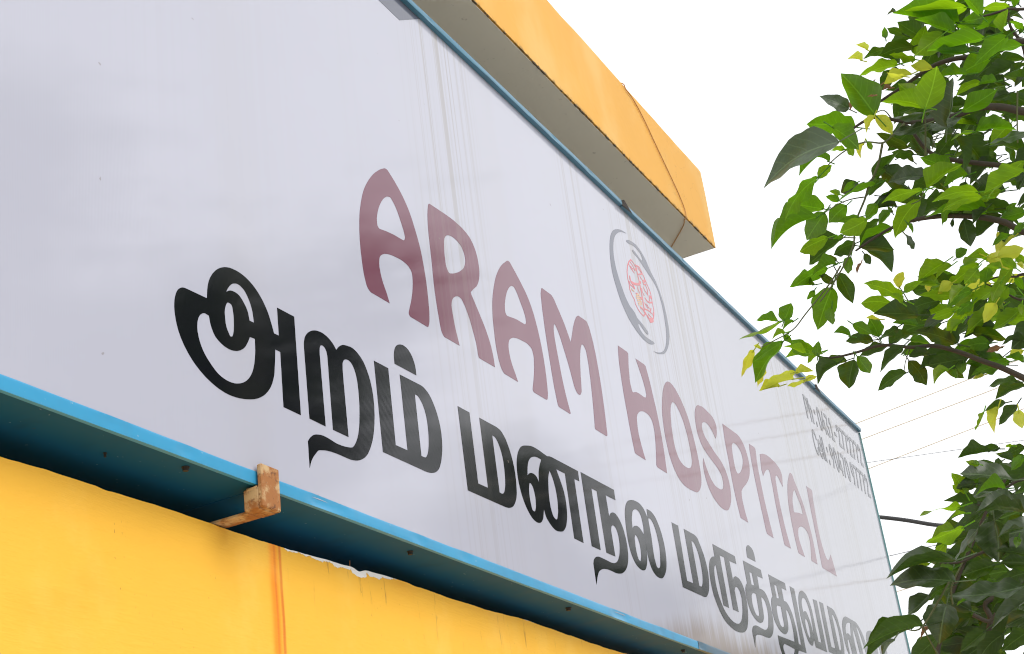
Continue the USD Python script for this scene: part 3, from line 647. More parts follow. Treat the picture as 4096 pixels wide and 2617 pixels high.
3231 -2384 3160 3195 -2308 3171 48 10 87 51 d
3138 -2362 3082 3129 -2290 3109 21 -33 92 46 d
3138 -2275 3151 3114 -2269 3179 39 -78 49 22 m
3232 -2294 3138 3247 -2343 3146 14 21 97 31 m
3341 -2344 3232 3397 -2337 3163 55 65 52 53 d
3376 -2196 3060 3360 -2167 3080 78 0 62 23 m
3244 -2183 2957 3213 -2103 2953 54 25 81 51 d
3473 -2097 3096 3501 -2164 3100 65 32 69 44 m
3453 -2234 2957 3456 -2157 2959 20 -3 98 46 d
3325 -2234 3005 3320 -2189 3046 89 -25 38 38 d
3393 -2126 3014 3382 -2066 3018 80 11 59 37 m
3311 -2280 2881 3295 -2205 2872 49 20 85 47 m
3485 -2345 3013 3480 -2282 3050 68 -33 66 44 d
3471 -2276 3009 3503 -2288 2962 64 -51 57 35 d
3548 -2317 2955 3545 -2276 2978 30 -47 83 28 m
3503 -2139 3004 3487 -2040 3002 45 10 89 60 d
3437 -2241 3046 3469 -2249 2987 86 -13 49 41 m
3246 -2213 2990 3235 -2146 3022 58 -27 76 45 d
3528 -2256 3018 3521 -2292 3036 44 34 83 25 d
3216 -2457 3605 3220 -2486 3622 9 52 85 21 m
2955 -2533 3439 2939 -2524 3455 62 -23 75 15 d
3195 -2428 3174 3171 -2351 3166 25 17 95 49 m
3425 -2385 3375 3422 -2317 3385 61 -9 79 41 d
3121 -2486 3312 3131 -2407 3319 73 -15 66 50 d
3068 -2249 3502 3056 -2203 3520 33 -28 90 31 m
3149 -2244 3488 3127 -2208 3497 39 2 92 26 m
2989 -2475 3334 2980 -2411 3340 36 -3 93 39 m
3189 -2402 3260 3172 -2389 3277 31 -54 78 16 m
3240 -2418 3462 3219 -2403 3486 28 -68 68 21 d
3119 -2161 3152 3123 -2098 3175 37 -33 87 41 b
3355 -2248 3475 3348 -2207 3445 56 56 61 31 b
3429 -2135 3286 3423 -2190 3282 47 -12 88 33 m
3096 -2262 3232 3102 -2293 3235 74 19 65 20 d
3396 -2425 3262 3392 -2446 3275 45 42 79 15 m
2988 -2425 3366 2988 -2458 3378 4 33 94 21 m
3076 -2291 3357 3048 -2221 3349 21 20 96 45 m
3081 -2459 3384 3071 -2476 3389 63 -12 77 13 b
3354 -2450 3558 3339 -2437 3581 57 -51 64 18 b
3342 -2254 3253 3321 -2215 3278 31 -38 87 31 m
3273 -2131 3304 3279 -2079 3288 52 19 83 33 d
3117 -2239 3171 3101 -2218 3189 62 -14 77 19 d
3189 -2352 3296 3184 -2357 3320 52 80 29 15 d
3201 -2103 3177 3225 -2042 3146 22 37 90 43 m
3132 -2239 3506 3130 -2189 3513 5 -14 99 30 b
3256 -2308 3464 3250 -2266 3443 3 45 89 28 d
3297 -2443 3572 3303 -2481 3559 72 -14 68 24 d
3339 -2476 3608 3322 -2402 3598 -1 13 99 46 m
3219 -2208 3298 3211 -2194 3325 59 -64 50 19 m
3122 -2178 3174 3118 -2125 3189 70 -15 70 33 d
3273 -2438 3603 3291 -2393 3591 54 0 84 30 d
3140 -2400 3065 3173 -2342 3035 15 39 91 44 d
3293 -2314 3651 3280 -2250 3637 28 26 92 40 b
3470 -2372 3206 3461 -2364 3224 78 -37 51 13 d
3310 -2205 3603 3325 -2163 3568 73 27 63 37 d
3277 -2258 3366 3280 -2194 3374 75 -11 65 39 m
3141 -2356 3209 3119 -2304 3217 71 19 68 36 b
3098 -2291 3541 3104 -2232 3537 1 7 100 35 b
3070 -2248 3289 3060 -2179 3288 42 7 90 42 m
3338 -2160 3381 3341 -2185 3390 44 34 83 16 b
3232 -2412 3281 3261 -2427 3237 41 -75 51 33 m
3137 -2223 3273 3105 -2181 3288 35 -7 93 33 m
3269 -2420 3512 3255 -2408 3527 42 -48 77 14 d
3399 -2228 3271 3385 -2193 3281 15 -25 96 23 m
2929 -2268 3387 2907 -2245 3408 52 -26 81 23 m
3156 -2333 3151 3160 -2285 3122 79 29 55 36 d
3432 -2252 3326 3416 -2227 3341 71 4 70 20 m
3188 -2267 3326 3192 -2212 3334 18 -15 97 33 d
3201 -2345 3571 3187 -2293 3572 29 6 96 32 m
3244 -2431 3309 3263 -2369 3293 42 10 90 40 m
3230 -2362 3363 3219 -2330 3388 79 -19 58 25 m
2992 -2333 3550 3033 -2323 3508 65 27 71 37 m
3102 -2140 3229 3109 -2103 3193 20 66 72 31 b
3306 -2299 3250 3328 -2277 3223 51 43 75 25 m
3314 -2344 3446 3283 -2286 3457 18 -7 98 40 b
3299 -2356 3641 3298 -2377 3656 48 51 71 16 m
3209 -2294 3347 3197 -2242 3332 0 28 96 33 m
3046 -2420 3323 3054 -2468 3318 52 0 85 29 b
3116 -2498 3456 3117 -2436 3471 10 -24 96 38 m
3367 -2111 3261 3361 -2106 3279 82 -43 39 12 m
3397 -2664 3629 3397 -2589 3659 50 -33 80 48 b
3177 -2584 3632 3191 -2487 3622 1 11 99 60 d
3389 -2765 3718 3457 -2714 3669 11 60 79 59 m
3433 -2740 3525 3410 -2667 3547 71 1 71 51 m
3606 -2674 3589 3589 -2602 3630 31 -41 85 51 m
2898 -2568 3147 2861 -2496 3162 55 11 82 50 b
3082 -2528 2644 3096 -2416 2649 39 -9 92 68 d
3590 -2502 3598 3556 -2431 3620 26 -16 95 49 m
2866 -2635 3286 2840 -2536 3264 50 31 81 62 m
2757 -2663 3334 2762 -2595 3376 73 -39 56 49 m
2998 -2562 3308 3025 -2488 3282 58 7 81 49 d
3469 -2588 3194 3436 -2479 3194 7 2 100 69 m
3612 -2751 3567 3624 -2679 3602 14 -45 88 49 b
3338 -2444 2949 3318 -2446 2979 59 67 46 22 m
3660 -2328 2991 3646 -2254 3020 31 -30 90 49 m
3677 -2485 3560 3680 -2397 3592 10 -35 93 56 b
3268 -2556 2878 3267 -2479 2821 53 51 68 57 m
3694 -2786 3625 3750 -2774 3564 71 16 69 52 m
3296 -2610 3481 3293 -2553 3517 18 -52 84 41 d
2855 -2734 3198 2847 -2730 3227 76 -57 31 18 m
3634 -2586 3556 3615 -2568 3587 26 -76 59 24 d
3716 -2670 3157 3694 -2650 3189 56 -47 68 26 b
3774 -2411 3178 3757 -2411 3207 58 -73 36 20 d
2999 -2696 3131 2972 -2619 3164 15 -35 93 53 d
3456 -2431 3132 3425 -2339 3148 11 -13 98 59 d
3133 -2649 3280 3150 -2541 3308 22 -28 94 68 m
3025 -2486 3135 3047 -2413 3077 63 36 69 58 m
3507 -2492 3052 3482 -2435 3087 45 -31 84 43 b
3129 -2679 3053 3128 -2591 3070 9 -19 98 54 d
3481 -2399 3144 3477 -2397 3189 90 -44 10 27 m
3694 -2545 3251 3677 -2466 3225 58 36 73 50 d
3425 -2613 2899 3404 -2510 2889 66 21 72 63 m
3779 -2538 2926 3783 -2612 2916 84 -3 54 48 m
3271 -2709 3605 3321 -2678 3563 28 59 76 43 m
3217 -2603 3103 3211 -2665 3095 20 -15 97 38 b
3051 -2517 2676 3067 -2435 2685 78 -21 59 51 b
3672 -2504 3557 3700 -2440 3520 9 47 88 47 m
3496 -2527 3553 3484 -2515 3592 87 -31 37 26 b
3141 -2603 3098 3130 -2497 3098 53 5 85 64 d
3001 -2489 3022 2978 -2411 3019 4 6 100 49 m
2851 -2605 3325 2868 -2627 3254 33 -88 35 46 m
3762 -2743 3416 3735 -2703 3446 52 -25 82 34 m
3350 -2699 3452 3362 -2645 3376 86 33 38 59 b
3641 -2349 3026 3604 -2243 3016 76 32 57 67 b
3589 -2638 3130 3581 -2541 3140 64 -3 77 59 d
3872 -2343 3187 3910 -2244 3164 75 -14 65 66 b
3119 -2703 3154 3153 -2625 3098 33 45 83 61 m
3070 -2718 3429 3062 -2638 3447 -2 -22 98 49 b
3861 -2557 2962 3834 -2454 2962 31 8 95 64 m
3254 -2736 3334 3267 -2646 3371 39 -40 83 59 d
3637 -2622 3461 3613 -2532 3441 44 31 84 57 m
3395 -2651 3055 3411 -2569 3050 44 -2 90 50 b
3296 -2733 3359 3302 -2653 3403 18 -49 85 55 m
2978 -2500 3189 2960 -2479 3230 34 -78 53 29 m
3859 -2501 2938 3859 -2474 2983 63 -67 39 32 d
3073 -2518 3202 3068 -2500 3236 79 -48 38 23 m
3015 -2528 2818 2996 -2459 2844 81 0 59 49 d
3355 -2648 3296 3336 -2565 3303 26 -2 97 51 d
3335 -2691 3118 3383 -2703 3056 48 -72 51 47 d
2961 -2649 3509 2954 -2558 3481 58 28 76 57 m
3192 -2752 3373 3176 -2793 3372 45 -19 87 27 m
3212 -2616 3032 3240 -2545 3009 24 21 95 48 d
3196 -2472 3080 3196 -2394 3092 19 -15 97 47 d
2903 -2742 3443 2934 -2631 3467 7 -23 97 70 b
3108 -2577 2750 3104 -2536 2799 63 -56 53 38 b
3053 -2761 3576 3036 -2756 3605 79 -31 52 20 m
3431 -2660 3585 3426 -2569 3576 21 10 97 55 b
2751 -2633 3351 2725 -2554 3368 2 -21 98 51 m
3044 -2569 3172 3053 -2487 3213 27 -45 85 55 m
3861 -2567 2941 3837 -2468 2947 81 17 57 61 m
3524 -2634 3433 3524 -2537 3386 70 32 64 65 m
3191 -2392 2826 3171 -2303 2780 72 44 53 61 b
3934 -2467 3111 3941 -2349 3099 55 6 83 71 m
3314 -2694 3523 3299 -2692 3557 80 -47 38 22 m
3518 -2635 3005 3506 -2544 3018 15 -12 98 56 m
3662 -2650 3445 3636 -2551 3452 27 1 96 61 d
3051 -2698 3023 3027 -2585 3008 22 18 96 70 m
2987 -2515 3080 3031 -2462 3043 40 28 87 47 m
2955 -2518 2940 2930 -2517 2966 49 -71 51 22 b
3148 -2503 2868 3116 -2430 2883 36 -4 93 49 b
'''
LOWER_LEAVES = '''
3033 -2231 2530 3016 -2167 2526 32 14 94 39 d
3064 -2244 2539 3051 -2209 2548 65 3 76 23 d
3147 -2284 2556 3151 -2244 2548 64 8 76 24 d
2987 -2274 2486 2974 -2249 2501 48 -24 84 19 d
2961 -2212 2489 2962 -2191 2503 91 -25 32 15 b
2961 -2173 2438 2945 -2165 2484 91 -21 36 29 b
3054 -2154 2465 3036 -2141 2486 78 5 63 18 b
2955 -2197 2451 2957 -2159 2454 88 -7 48 27 d
3050 -2206 2510 3032 -2165 2501 36 33 87 27 d
3094 -2240 2522 3100 -2220 2518 82 -12 57 17 d
2983 -2265 2447 2952 -2171 2475 -58 -40 71 62 g
2861 -2260 2403 2834 -2209 2413 24 -7 97 35 m
3095 -2231 2458 3080 -2151 2471 -57 -24 79 49 g
3219 -2186 2483 3198 -2148 2492 58 14 80 27 d
3016 -2182 2428 2983 -2124 2439 24 -5 97 41 d
2893 -2168 2398 2856 -2094 2394 21 15 97 50 b
2857 -2180 2374 2849 -2152 2379 13 -15 98 17 b
2938 -2277 2367 2893 -2189 2379 -54 -38 75 60 g
2974 -2270 2385 2981 -2221 2400 21 -33 92 31 d
3003 -2186 2404 3002 -2151 2390 67 29 68 22 d
2959 -2213 2374 2976 -2197 2297 -97 12 -20 72 g
2879 -2271 2327 2867 -2224 2325 -60 -14 79 29 g
2887 -2258 2316 2890 -2246 2299 88 30 36 15 m
3107 -2157 2399 3111 -2077 2355 -83 30 48 55 g
3204 -2138 2416 3196 -2094 2364 35 74 57 41 d
2792 -2180 2334 2786 -2106 2321 27 20 94 45 b
2926 -2143 2361 2920 -2089 2363 49 4 87 32 b
2895 -2125 2337 2899 -2094 2313 44 51 74 23 b
3190 -2231 2355 3200 -2171 2353 88 -13 46 37 d
3063 -2180 2313 3051 -2113 2315 83 14 54 41 d
3227 -2215 2317 3215 -2176 2313 85 31 42 34 d
2877 -2138 2296 2836 -2010 2294 -39 -12 91 81 g
2875 -2128 2257 2870 -2009 2293 -59 -26 76 75 g
3082 -2098 2328 3070 -2051 2315 46 34 82 30 m
3003 -2096 2278 2978 -2044 2271 42 31 86 35 d
2915 -2068 2253 2895 -2023 2222 -84 0 54 35 g
2998 -2230 2246 2983 -2088 2252 -57 -9 82 86 g
3058 -2197 2258 3039 -2148 2227 42 60 68 37 d
3056 -2071 2257 3039 -2039 2189 -98 -10 20 74 g
3023 -2022 2218 2978 -1907 2229 20 -1 98 74 d
3070 -1993 2228 3023 -1893 2184 7 43 90 71 d
2962 -1975 2194 2953 -1935 2163 -77 26 58 31 g
3077 -2106 2261 3075 -2084 2255 49 26 83 14 m
3234 -2006 2228 3234 -1935 2198 70 28 66 46 d
3073 -2024 2222 3071 -1997 2210 48 37 79 18 r
3011 -2224 2195 3018 -2173 2184 -99 14 1 38 g
3195 -2193 2197 3210 -2131 2176 87 -6 49 40 d
3202 -2109 2216 3206 -2047 2189 70 24 67 41 d
2860 -2081 2308 2859 -2063 2316 55 -30 78 12 b
2897 -2085 2307 2886 -2056 2288 40 60 69 22 b
2929 -2294 2586 2913 -2251 2586 58 21 79 28 d
2918 -2281 2579 2932 -2249 2542 52 53 67 31 y
2827 -2263 2548 2822 -2239 2514 22 81 54 25 b
3132 -2294 2641 3140 -2248 2609 42 47 77 34 d
2859 -2321 2544 2858 -2316 2504 93 37 2 24 y
2863 -2307 2456 2862 -2279 2435 86 31 39 22 m
3198 -2258 2507 3208 -2238 2491 80 4 60 17 d
3133 -2261 2459 3128 -2238 2452 64 36 68 14 d
3084 -2262 2430 3078 -2230 2425 46 20 87 20 d
3046 -2199 2427 3044 -2198 2405 92 39 -6 16 d
3129 -2132 2371 3145 -2148 2347 73 -24 64 19 d
3076 -2175 2276 3062 -2143 2277 28 9 96 21 m
3117 -2051 2291 3117 -2059 2267 88 -44 18 15 d
2974 -2283 2511 2971 -2267 2515 47 -9 88 10 b
3567 -2090 2379 3542 -2052 2421 42 -53 74 37 d
3461 -2081 2252 3453 -1999 2215 89 25 38 59 d
3731 -2094 2585 3690 -2006 2603 24 -9 97 59 d
3535 -2040 2309 3546 -1949 2319 76 -16 63 55 d
3360 -2179 2510 3358 -2094 2483 64 25 72 53 d
3321 -2085 2390 3298 -2001 2368 26 31 91 54 d
3431 -2109 2385 3395 -2025 2400 40 2 91 55 d
3460 -2153 2329 3495 -2117 2254 43 72 55 54 d
3678 -2039 2282 3655 -1975 2211 56 70 45 59 d
3427 -2138 2290 3409 -2116 2319 47 -54 69 25 d
3748 -2100 2301 3727 -1996 2287 47 21 86 64 d
3504 -2201 2506 3541 -2153 2429 83 21 52 60 d
3612 -2000 2246 3589 -1917 2274 54 -13 83 55 d
3360 -2098 2384 3314 -2002 2388 66 29 70 64 d
3674 -2056 2383 3676 -1970 2385 90 -4 42 53 d
3762 -2113 2442 3742 -2007 2462 59 -4 81 66 d
3686 -1949 2252 3669 -1834 2246 42 11 90 70 d
3713 -2164 2646 3709 -2125 2686 61 -54 58 34 d
3753 -2211 2655 3710 -2127 2669 79 31 54 57 d
3649 -2053 2334 3645 -1971 2331 35 5 93 49 d
3557 -2154 2311 3525 -2044 2320 54 10 84 69 d
3664 -2094 2520 3673 -1967 2508 29 7 96 77 d
3381 -2141 2294 3373 -2064 2322 58 -22 78 49 d
3442 -2148 2498 3441 -2086 2539 42 -50 76 44 d
3330 -2099 2327 3348 -1979 2317 63 -2 77 73 d
3761 -2029 2321 3763 -1984 2366 62 -58 53 38 d
3484 -2074 2381 3493 -1970 2360 35 16 92 64 d
3432 -2226 2579 3448 -2127 2547 47 19 86 63 d
3757 -2104 2611 3762 -2037 2559 87 27 42 53 d
3579 -2011 2267 3578 -1935 2277 79 -7 60 46 d
3660 -2185 2627 3662 -2170 2676 95 -31 5 31 d
3332 -2155 2401 3347 -2035 2416 74 -18 65 73 d
3706 -2021 2331 3694 -1966 2263 42 74 52 53 d
3392 -2129 2274 3406 -2053 2243 88 4 47 50 d
3645 -2025 2241 3622 -1944 2225 84 32 45 51 d
3615 -2042 2256 3574 -1947 2274 61 11 79 63 d
3530 -2069 2451 3545 -2106 2476 26 61 75 29 d
3401 -2219 2465 3412 -2267 2490 85 38 35 35 d
3467 -2041 2187 3468 -1932 2185 63 1 78 66 d
3692 -2066 2360 3655 -1987 2317 76 55 36 59 d
3523 -2172 2371 3508 -2131 2300 66 70 27 50 d
3365 -2231 2495 3354 -2139 2468 33 30 89 58 d
3440 -2208 2570 3429 -2134 2588 55 -12 82 46 d
3755 -2173 2650 3752 -2238 2651 64 -1 77 39 d
3449 -2180 2564 3447 -2140 2608 40 -67 62 36 d
3799 -1977 2313 3787 -2045 2318 32 2 95 41 d
3790 -2178 2586 3749 -2062 2571 77 35 54 75 d
3322 -2072 2284 3298 -2018 2321 89 10 44 43 d
3679 -2140 2603 3685 -2164 2641 68 66 32 27 d
3712 -2058 2244 3694 -2042 2271 53 -54 66 22 d
3407 -2147 2280 3397 -2047 2303 55 -13 82 62 d
3498 -2060 2244 3499 -2005 2287 96 -19 21 43 d
3697 -2042 2302 3666 -1959 2329 35 -17 92 56 d
3521 -2055 2280 3509 -2057 2321 81 -53 23 25 d
3684 -1906 2258 3723 -1986 2270 45 35 82 54 d
3769 -2214 2686 3755 -2149 2729 36 -46 81 48 d
3578 -2010 2282 3557 -1965 2309 69 -10 72 34 d
3576 -2068 2312 3563 -1993 2335 53 -16 83 48 d
3375 -2216 2555 3383 -2120 2531 29 21 94 59 d
3648 -2073 2373 3667 -1984 2342 69 11 71 58 d
3833 -1929 2268 3819 -1864 2186 71 60 35 63 d
3713 -2014 2478 3705 -1933 2512 92 -7 38 54 d
3517 -2125 2345 3490 -2056 2373 49 -16 86 48 d
3583 -2123 2367 3581 -2054 2386 75 -16 64 43 d
3805 -1982 2278 3805 -1875 2281 80 -1 59 65 d
3645 -2076 2354 3640 -2018 2394 57 -43 70 43 d
3555 -2030 2316 3540 -1966 2356 70 -26 67 47 d
3308 -2137 2388 3304 -2117 2420 97 -16 21 23 d
3598 -2124 2566 3603 -2048 2526 50 38 78 52 d
3344 -2122 2228 3324 -2059 2178 80 51 33 50 d
3376 -2144 2267 3367 -2065 2290 83 -6 55 49 d
3601 -1999 2248 3582 -1981 2289 63 -55 54 29 d
3795 -2055 2317 3786 -1999 2232 62 68 39 62 d
3666 -2188 2650 3627 -2073 2653 74 23 63 73 d
3765 -2060 2242 3746 -1982 2262 58 -8 81 50 d
3509 -2132 2477 3523 -2012 2489 77 -15 62 73 d
3659 -2164 2636 3630 -2080 2622 42 28 86 54 d
3591 -2141 2484 3600 -2025 2488 50 -7 86 70 d
3760 -2177 2677 3753 -2205 2706 53 55 65 24 d
3652 -1950 2258 3646 -2051 2237 44 -21 87 62 d
3824 -1872 2287 3823 -1808 2200 54 68 49 64 d
3356 -2214 2519 3350 -2120 2498 34 23 91 57 d
3432 -2126 2445 3455 -2013 2398 27 32 91 75 d
3493 -2002 2282 3488 -2038 2305 88 17 45 26 d
3508 -2117 2269 3522 -2027 2280 44 -18 88 55 d
2907 -2255 1986 2878 -2157 1984 90 27 35 65 d
3549 -2370 2519 3541 -2313 2562 46 -50 73 43 d
2932 -2267 2083 2911 -2191 2092 86 19 47 48 d
3037 -2309 2233 3025 -2306 2154 -60 79 12 48 g
3621 -2036 2192 3641 -1930 2176 74 -3 68 65 d
2900 -2382 2071 2850 -2274 2068 30 16 94 71 d
2844 -2279 2160 2832 -2301 2198 87 24 42 28 d
3011 -2421 2420 2990 -2391 2448 53 -36 77 28 d
3365 -2322 2352 3352 -2336 2383 40 75 52 22 d
3105 -2308 2126 3103 -2280 2162 57 -65 50 28 d
3213 -2346 2028 3227 -2257 2029 54 -9 84 54 d
3093 -2009 2086 3094 -1896 2102 77 -10 63 69 d
3491 -2214 2249 3498 -2096 2238 44 6 90 71 d
3064 -2317 2107 3082 -2223 2143 50 -39 77 61 d
3131 -2173 2034 3110 -2273 2026 40 -16 90 62 d
3652 -2348 2210 3641 -2262 2196 -73 3 68 53 g
3419 -2295 2338 3425 -2233 2374 60 -44 66 44 d
3497 -2389 2309 3473 -2303 2280 64 40 66 56 d
3483 -2333 2388 3475 -2229 2397 -100 -8 4 65 g
3194 -2269 2389 3152 -2176 2406 -79 -43 43 62 g
3048 -2273 2100 3029 -2201 2106 90 21 39 48 d
3347 -2228 2285 3337 -2153 2300 91 4 41 50 d
3146 -2326 2379 3182 -2284 2309 54 57 62 54 d
2936 -2395 2214 2951 -2278 2188 -96 17 24 72 g
3645 -2326 2530 3622 -2250 2538 75 17 64 48 d
3424 -2271 2063 3395 -2210 2079 57 6 82 42 d
3675 -2302 2044 3663 -2216 1967 -86 27 43 70 g
2868 -2305 2153 2848 -2265 2196 79 -22 57 37 d
3001 -2264 2282 2994 -2199 2300 91 -1 42 44 d
3019 -2337 2017 3017 -2225 1991 -94 6 35 69 g
3621 -2101 2192 3604 -2072 2123 83 56 4 46 d
3488 -2259 2157 3477 -2185 2099 62 53 57 57 d
3254 -2292 2288 3241 -2267 2322 -68 -68 25 27 g
3459 -2301 2454 3444 -2202 2479 89 3 45 67 d
3324 -2385 2349 3328 -2321 2308 31 50 81 46 d
3381 -2204 2342 3363 -2131 2357 58 -2 81 46 d
3322 -2434 2442 3297 -2357 2413 26 41 88 52 d
3352 -2216 2135 3351 -2158 2171 -66 -41 63 41 g
3088 -2258 2248 3101 -2132 2210 -66 28 70 80 g
2982 -2372 1967 2972 -2421 1985 47 22 86 32 d
3026 -2281 2049 3022 -2186 2063 94 -1 35 57 d
3043 -2282 2391 3041 -2217 2429 -72 -36 59 45 g
3509 -2303 2070 3521 -2248 2007 87 27 40 51 d
2910 -2077 2008 2915 -2052 2051 -87 -39 31 30 g
3595 -2229 2196 3585 -2245 2225 78 40 47 21 d
3476 -2314 2278 3471 -2237 2239 72 35 60 52 d
2845 -2351 2273 2850 -2404 2203 -98 -18 6 54 g
3428 -2306 2020 3434 -2216 1986 54 26 80 58 d
2994 -2368 2092 2968 -2258 2033 -97 -15 17 78 g
3263 -2251 2237 3265 -2180 2251 -92 -4 39 43 g
3076 -2337 2236 3079 -2263 2180 -70 45 55 56 g
3694 -2297 2413 3682 -2230 2356 35 64 68 53 d
3371 -2402 2525 3348 -2322 2546 51 -8 86 51 d
2960 -2263 2291 2931 -2205 2317 73 6 68 42 d
3574 -2317 2384 3541 -2223 2342 -72 6 69 65 g
3643 -2014 2119 3640 -1931 2106 79 13 59 51 d
3144 -2165 2131 3157 -2086 2053 80 36 49 67 d
3471 -2026 2083 3456 -2000 2116 74 -32 59 27 d
3179 -2059 2131 3164 -2014 2161 91 3 41 34 d
3343 -2247 2243 3304 -2150 2239 67 30 68 63 d
3068 -2369 2027 3087 -2264 1994 37 22 90 67 d
2973 -2218 2024 2974 -2134 2044 -71 -15 68 52 g
3192 -2304 2481 3172 -2235 2501 56 -8 83 45 d
3202 -2325 2237 3204 -2264 2174 90 30 32 52 d
2878 -2427 2277 2871 -2332 2309 54 -23 81 60 d
2979 -2130 2057 2986 -2026 2052 47 1 88 63 d
2932 -2319 2159 2931 -2324 2191 -72 69 9 20 g
2818 -2388 2363 2819 -2359 2396 94 -27 22 28 d
3304 -2281 2091 3301 -2193 2088 65 5 76 53 d
3592 -2241 2105 3586 -2128 2065 39 32 86 72 d
3682 -2257 2260 3697 -2256 2188 -84 51 -17 44 g
3315 -2326 2333 3298 -2293 2376 63 -47 61 34 d
3580 -2053 2170 3568 -2020 2201 56 -45 70 28 d
3517 -2152 2168 3489 -2088 2105 49 71 51 57 d
2906 -2365 2399 2892 -2273 2417 45 -11 89 57 d
3429 -2329 2394 3453 -2250 2348 -90 39 19 56 g
3363 -2264 2583 3376 -2209 2534 38 56 74 45 d
3011 -2362 2100 3017 -2356 2144 71 -70 0 27 d
3705 -2212 2061 3721 -2260 2090 -58 28 76 35 g
2846 -2185 2070 2856 -2242 2080 -93 -11 36 35 g
'''
UPPER_BRANCHES = [
    ([(2922,-2614,3288),(2903,-2522,3320),(2897,-2483,3327),(2897,-2423,3324),(2890,-2379,3330),(2887,-2332,3328),(2891,-2274,3311),(2893,-2213,3294),(2895,-2175,3281)],9,2),
    ([(2945,-2571,3138),(2924,-2482,3176),(2912,-2444,3196),(2902,-2398,3208),(2900,-2352,3206),(2888,-2279,3213),(2878,-2243,3226),(2862,-2198,3244),(2859,-2154,3236),(2864,-2115,3216)],10,1.8),
    ([(3071,-2490,3104),(3043,-2369,3150),(3012,-2277,3194),(2977,-2248,3254),(2965,-2232,3273)],7,2.5),
    ([(2839,-2257,3195),(2843,-2227,3180),(2844,-2203,3171),(2834,-2169,3181),(2831,-2127,3175),(2833,-2085,3157),(2838,-2059,3138)],2.5,1),
    ([(2888,-2197,3195),(2903,-2177,3161),(2912,-2158,3138),(2919,-2140,3119),(2926,-2126,3099),(2940,-2093,3060),(2953,-2080,3029),(2959,-2068,3010),(2968,-2036,2978),(2974,-2005,2950),(2978,-1975,2927)],3,1.5),
    ([(2991,-2033,2999),(2998,-1998,2968),(3005,-1933,2921),(3008,-1897,2895),(3002,-1849,2880),(2998,-1822,2873)],2,1),
    ([(3153,-2513,2920),(3114,-2404,3001),(3099,-2373,3029),(3085,-2328,3052),(3072,-2272,3070),(3063,-2228,3078),(3056,-2181,3081),(3053,-2149,3077),(3052,-2107,3066),(3051,-2060,3049)],9,2),
    ([(3251,-2421,2629),(3214,-2314,2720),(3201,-2277,2751),(3188,-2241,2775),(3175,-2206,2800),(3160,-2158,2826),(3150,-2113,2833),(3133,-2053,2851),(3124,-1996,2848),(3114,-1945,2848),(3104,-1916,2857)],8,1.5),
    ([(3231,-2453,2851),(3211,-2358,2888),(3197,-2323,2916),(3184,-2291,2943)],4,1.5),
    ([(3204,-2476,2924),(3192,-2374,2940),(3191,-2358,2939),(3184,-2320,2948),(3184,-2291,2943)],4,1.2),
    ([(2840,-2637,3330),(2829,-2543,3349),(2823,-2518,3357),(2821,-2481,3359),(2819,-2461,3360),(2821,-2438,3355),(2816,-2416,3361)],4,1.2),
    ([(2972,-2511,3298),(2950,-2517,3339),(2925,-2505,3380),(2903,-2516,3418)],5,2),
    ([(2832,-2281,3104),(2808,-2298,3154),(2793,-2307,3183)],2.5,1.2),
    ([(2815,-2486,3168),(2837,-2470,3124),(2859,-2456,3080)],2,1.5),
    ([(2874,-2231,3229),(2860,-2220,3252),(2858,-2198,3250)],1.5,1),
    ([(2918,-2287,3158),(2909,-2308,3180),(2914,-2336,3175)],1.5,1),
    ([(2951,-2123,3118),(2945,-2096,3120),(2942,-2067,3117),(2941,-2035,3107)],1.5,1),
    ([(2978,-2080,3045),(2972,-2057,3051),(2964,-2027,3056)],1.5,1),
    ([(2948,-2247,3089),(2955,-2233,3073),(2954,-2213,3069)],1.2,1),
    ([(3109,-2141,2894),(3093,-2134,2930),(3084,-2128,2950)],1.5,1),
    ([(3150,-2107,2831),(3156,-2090,2807),(3162,-2081,2787)],1.2,1),
    ([(3133,-2053,2851),(3127,-2049,2866),(3122,-2039,2875)],1.2,1),
]
LOWER_BRANCHES = [
    ([(3368,-1908,1930),(3357,-1964,2126),(3346,-1977,2214),(3342,-2000,2259),(3336,-2034,2323),(3329,-2082,2392),(3323,-2125,2447),(3316,-2164,2496),(3310,-2212,2542)],6,3),
    ([(3118,-2284,2298),(3103,-2237,2344),(3093,-2171,2351),(3087,-2113,2339),(3079,-2072,2344)],5,1.5),
    ([(3088,-2327,2445),(3076,-2274,2470),(3074,-2221,2455),(3072,-2174,2439)],4,1.5),
    ([(3372,-2065,2143),(3364,-2076,2210),(3358,-2101,2265),(3351,-2101,2300),(3356,-2157,2317),(3356,-2227,2356)],7,5),
    ([(2992,-2097,2286),(2994,-2027,2213),(2988,-1996,2212)],2.5,1),
    ([(2952,-2100,2233),(2946,-2107,2266),(2943,-2138,2305)],2,1.5),
    ([(3301,-2076,2272),(3309,-2104,2253),(3309,-2122,2267)],5,3),
    ([(3055,-2031,2165),(3043,-2017,2219),(3041,-2016,2226)],2,1),
]
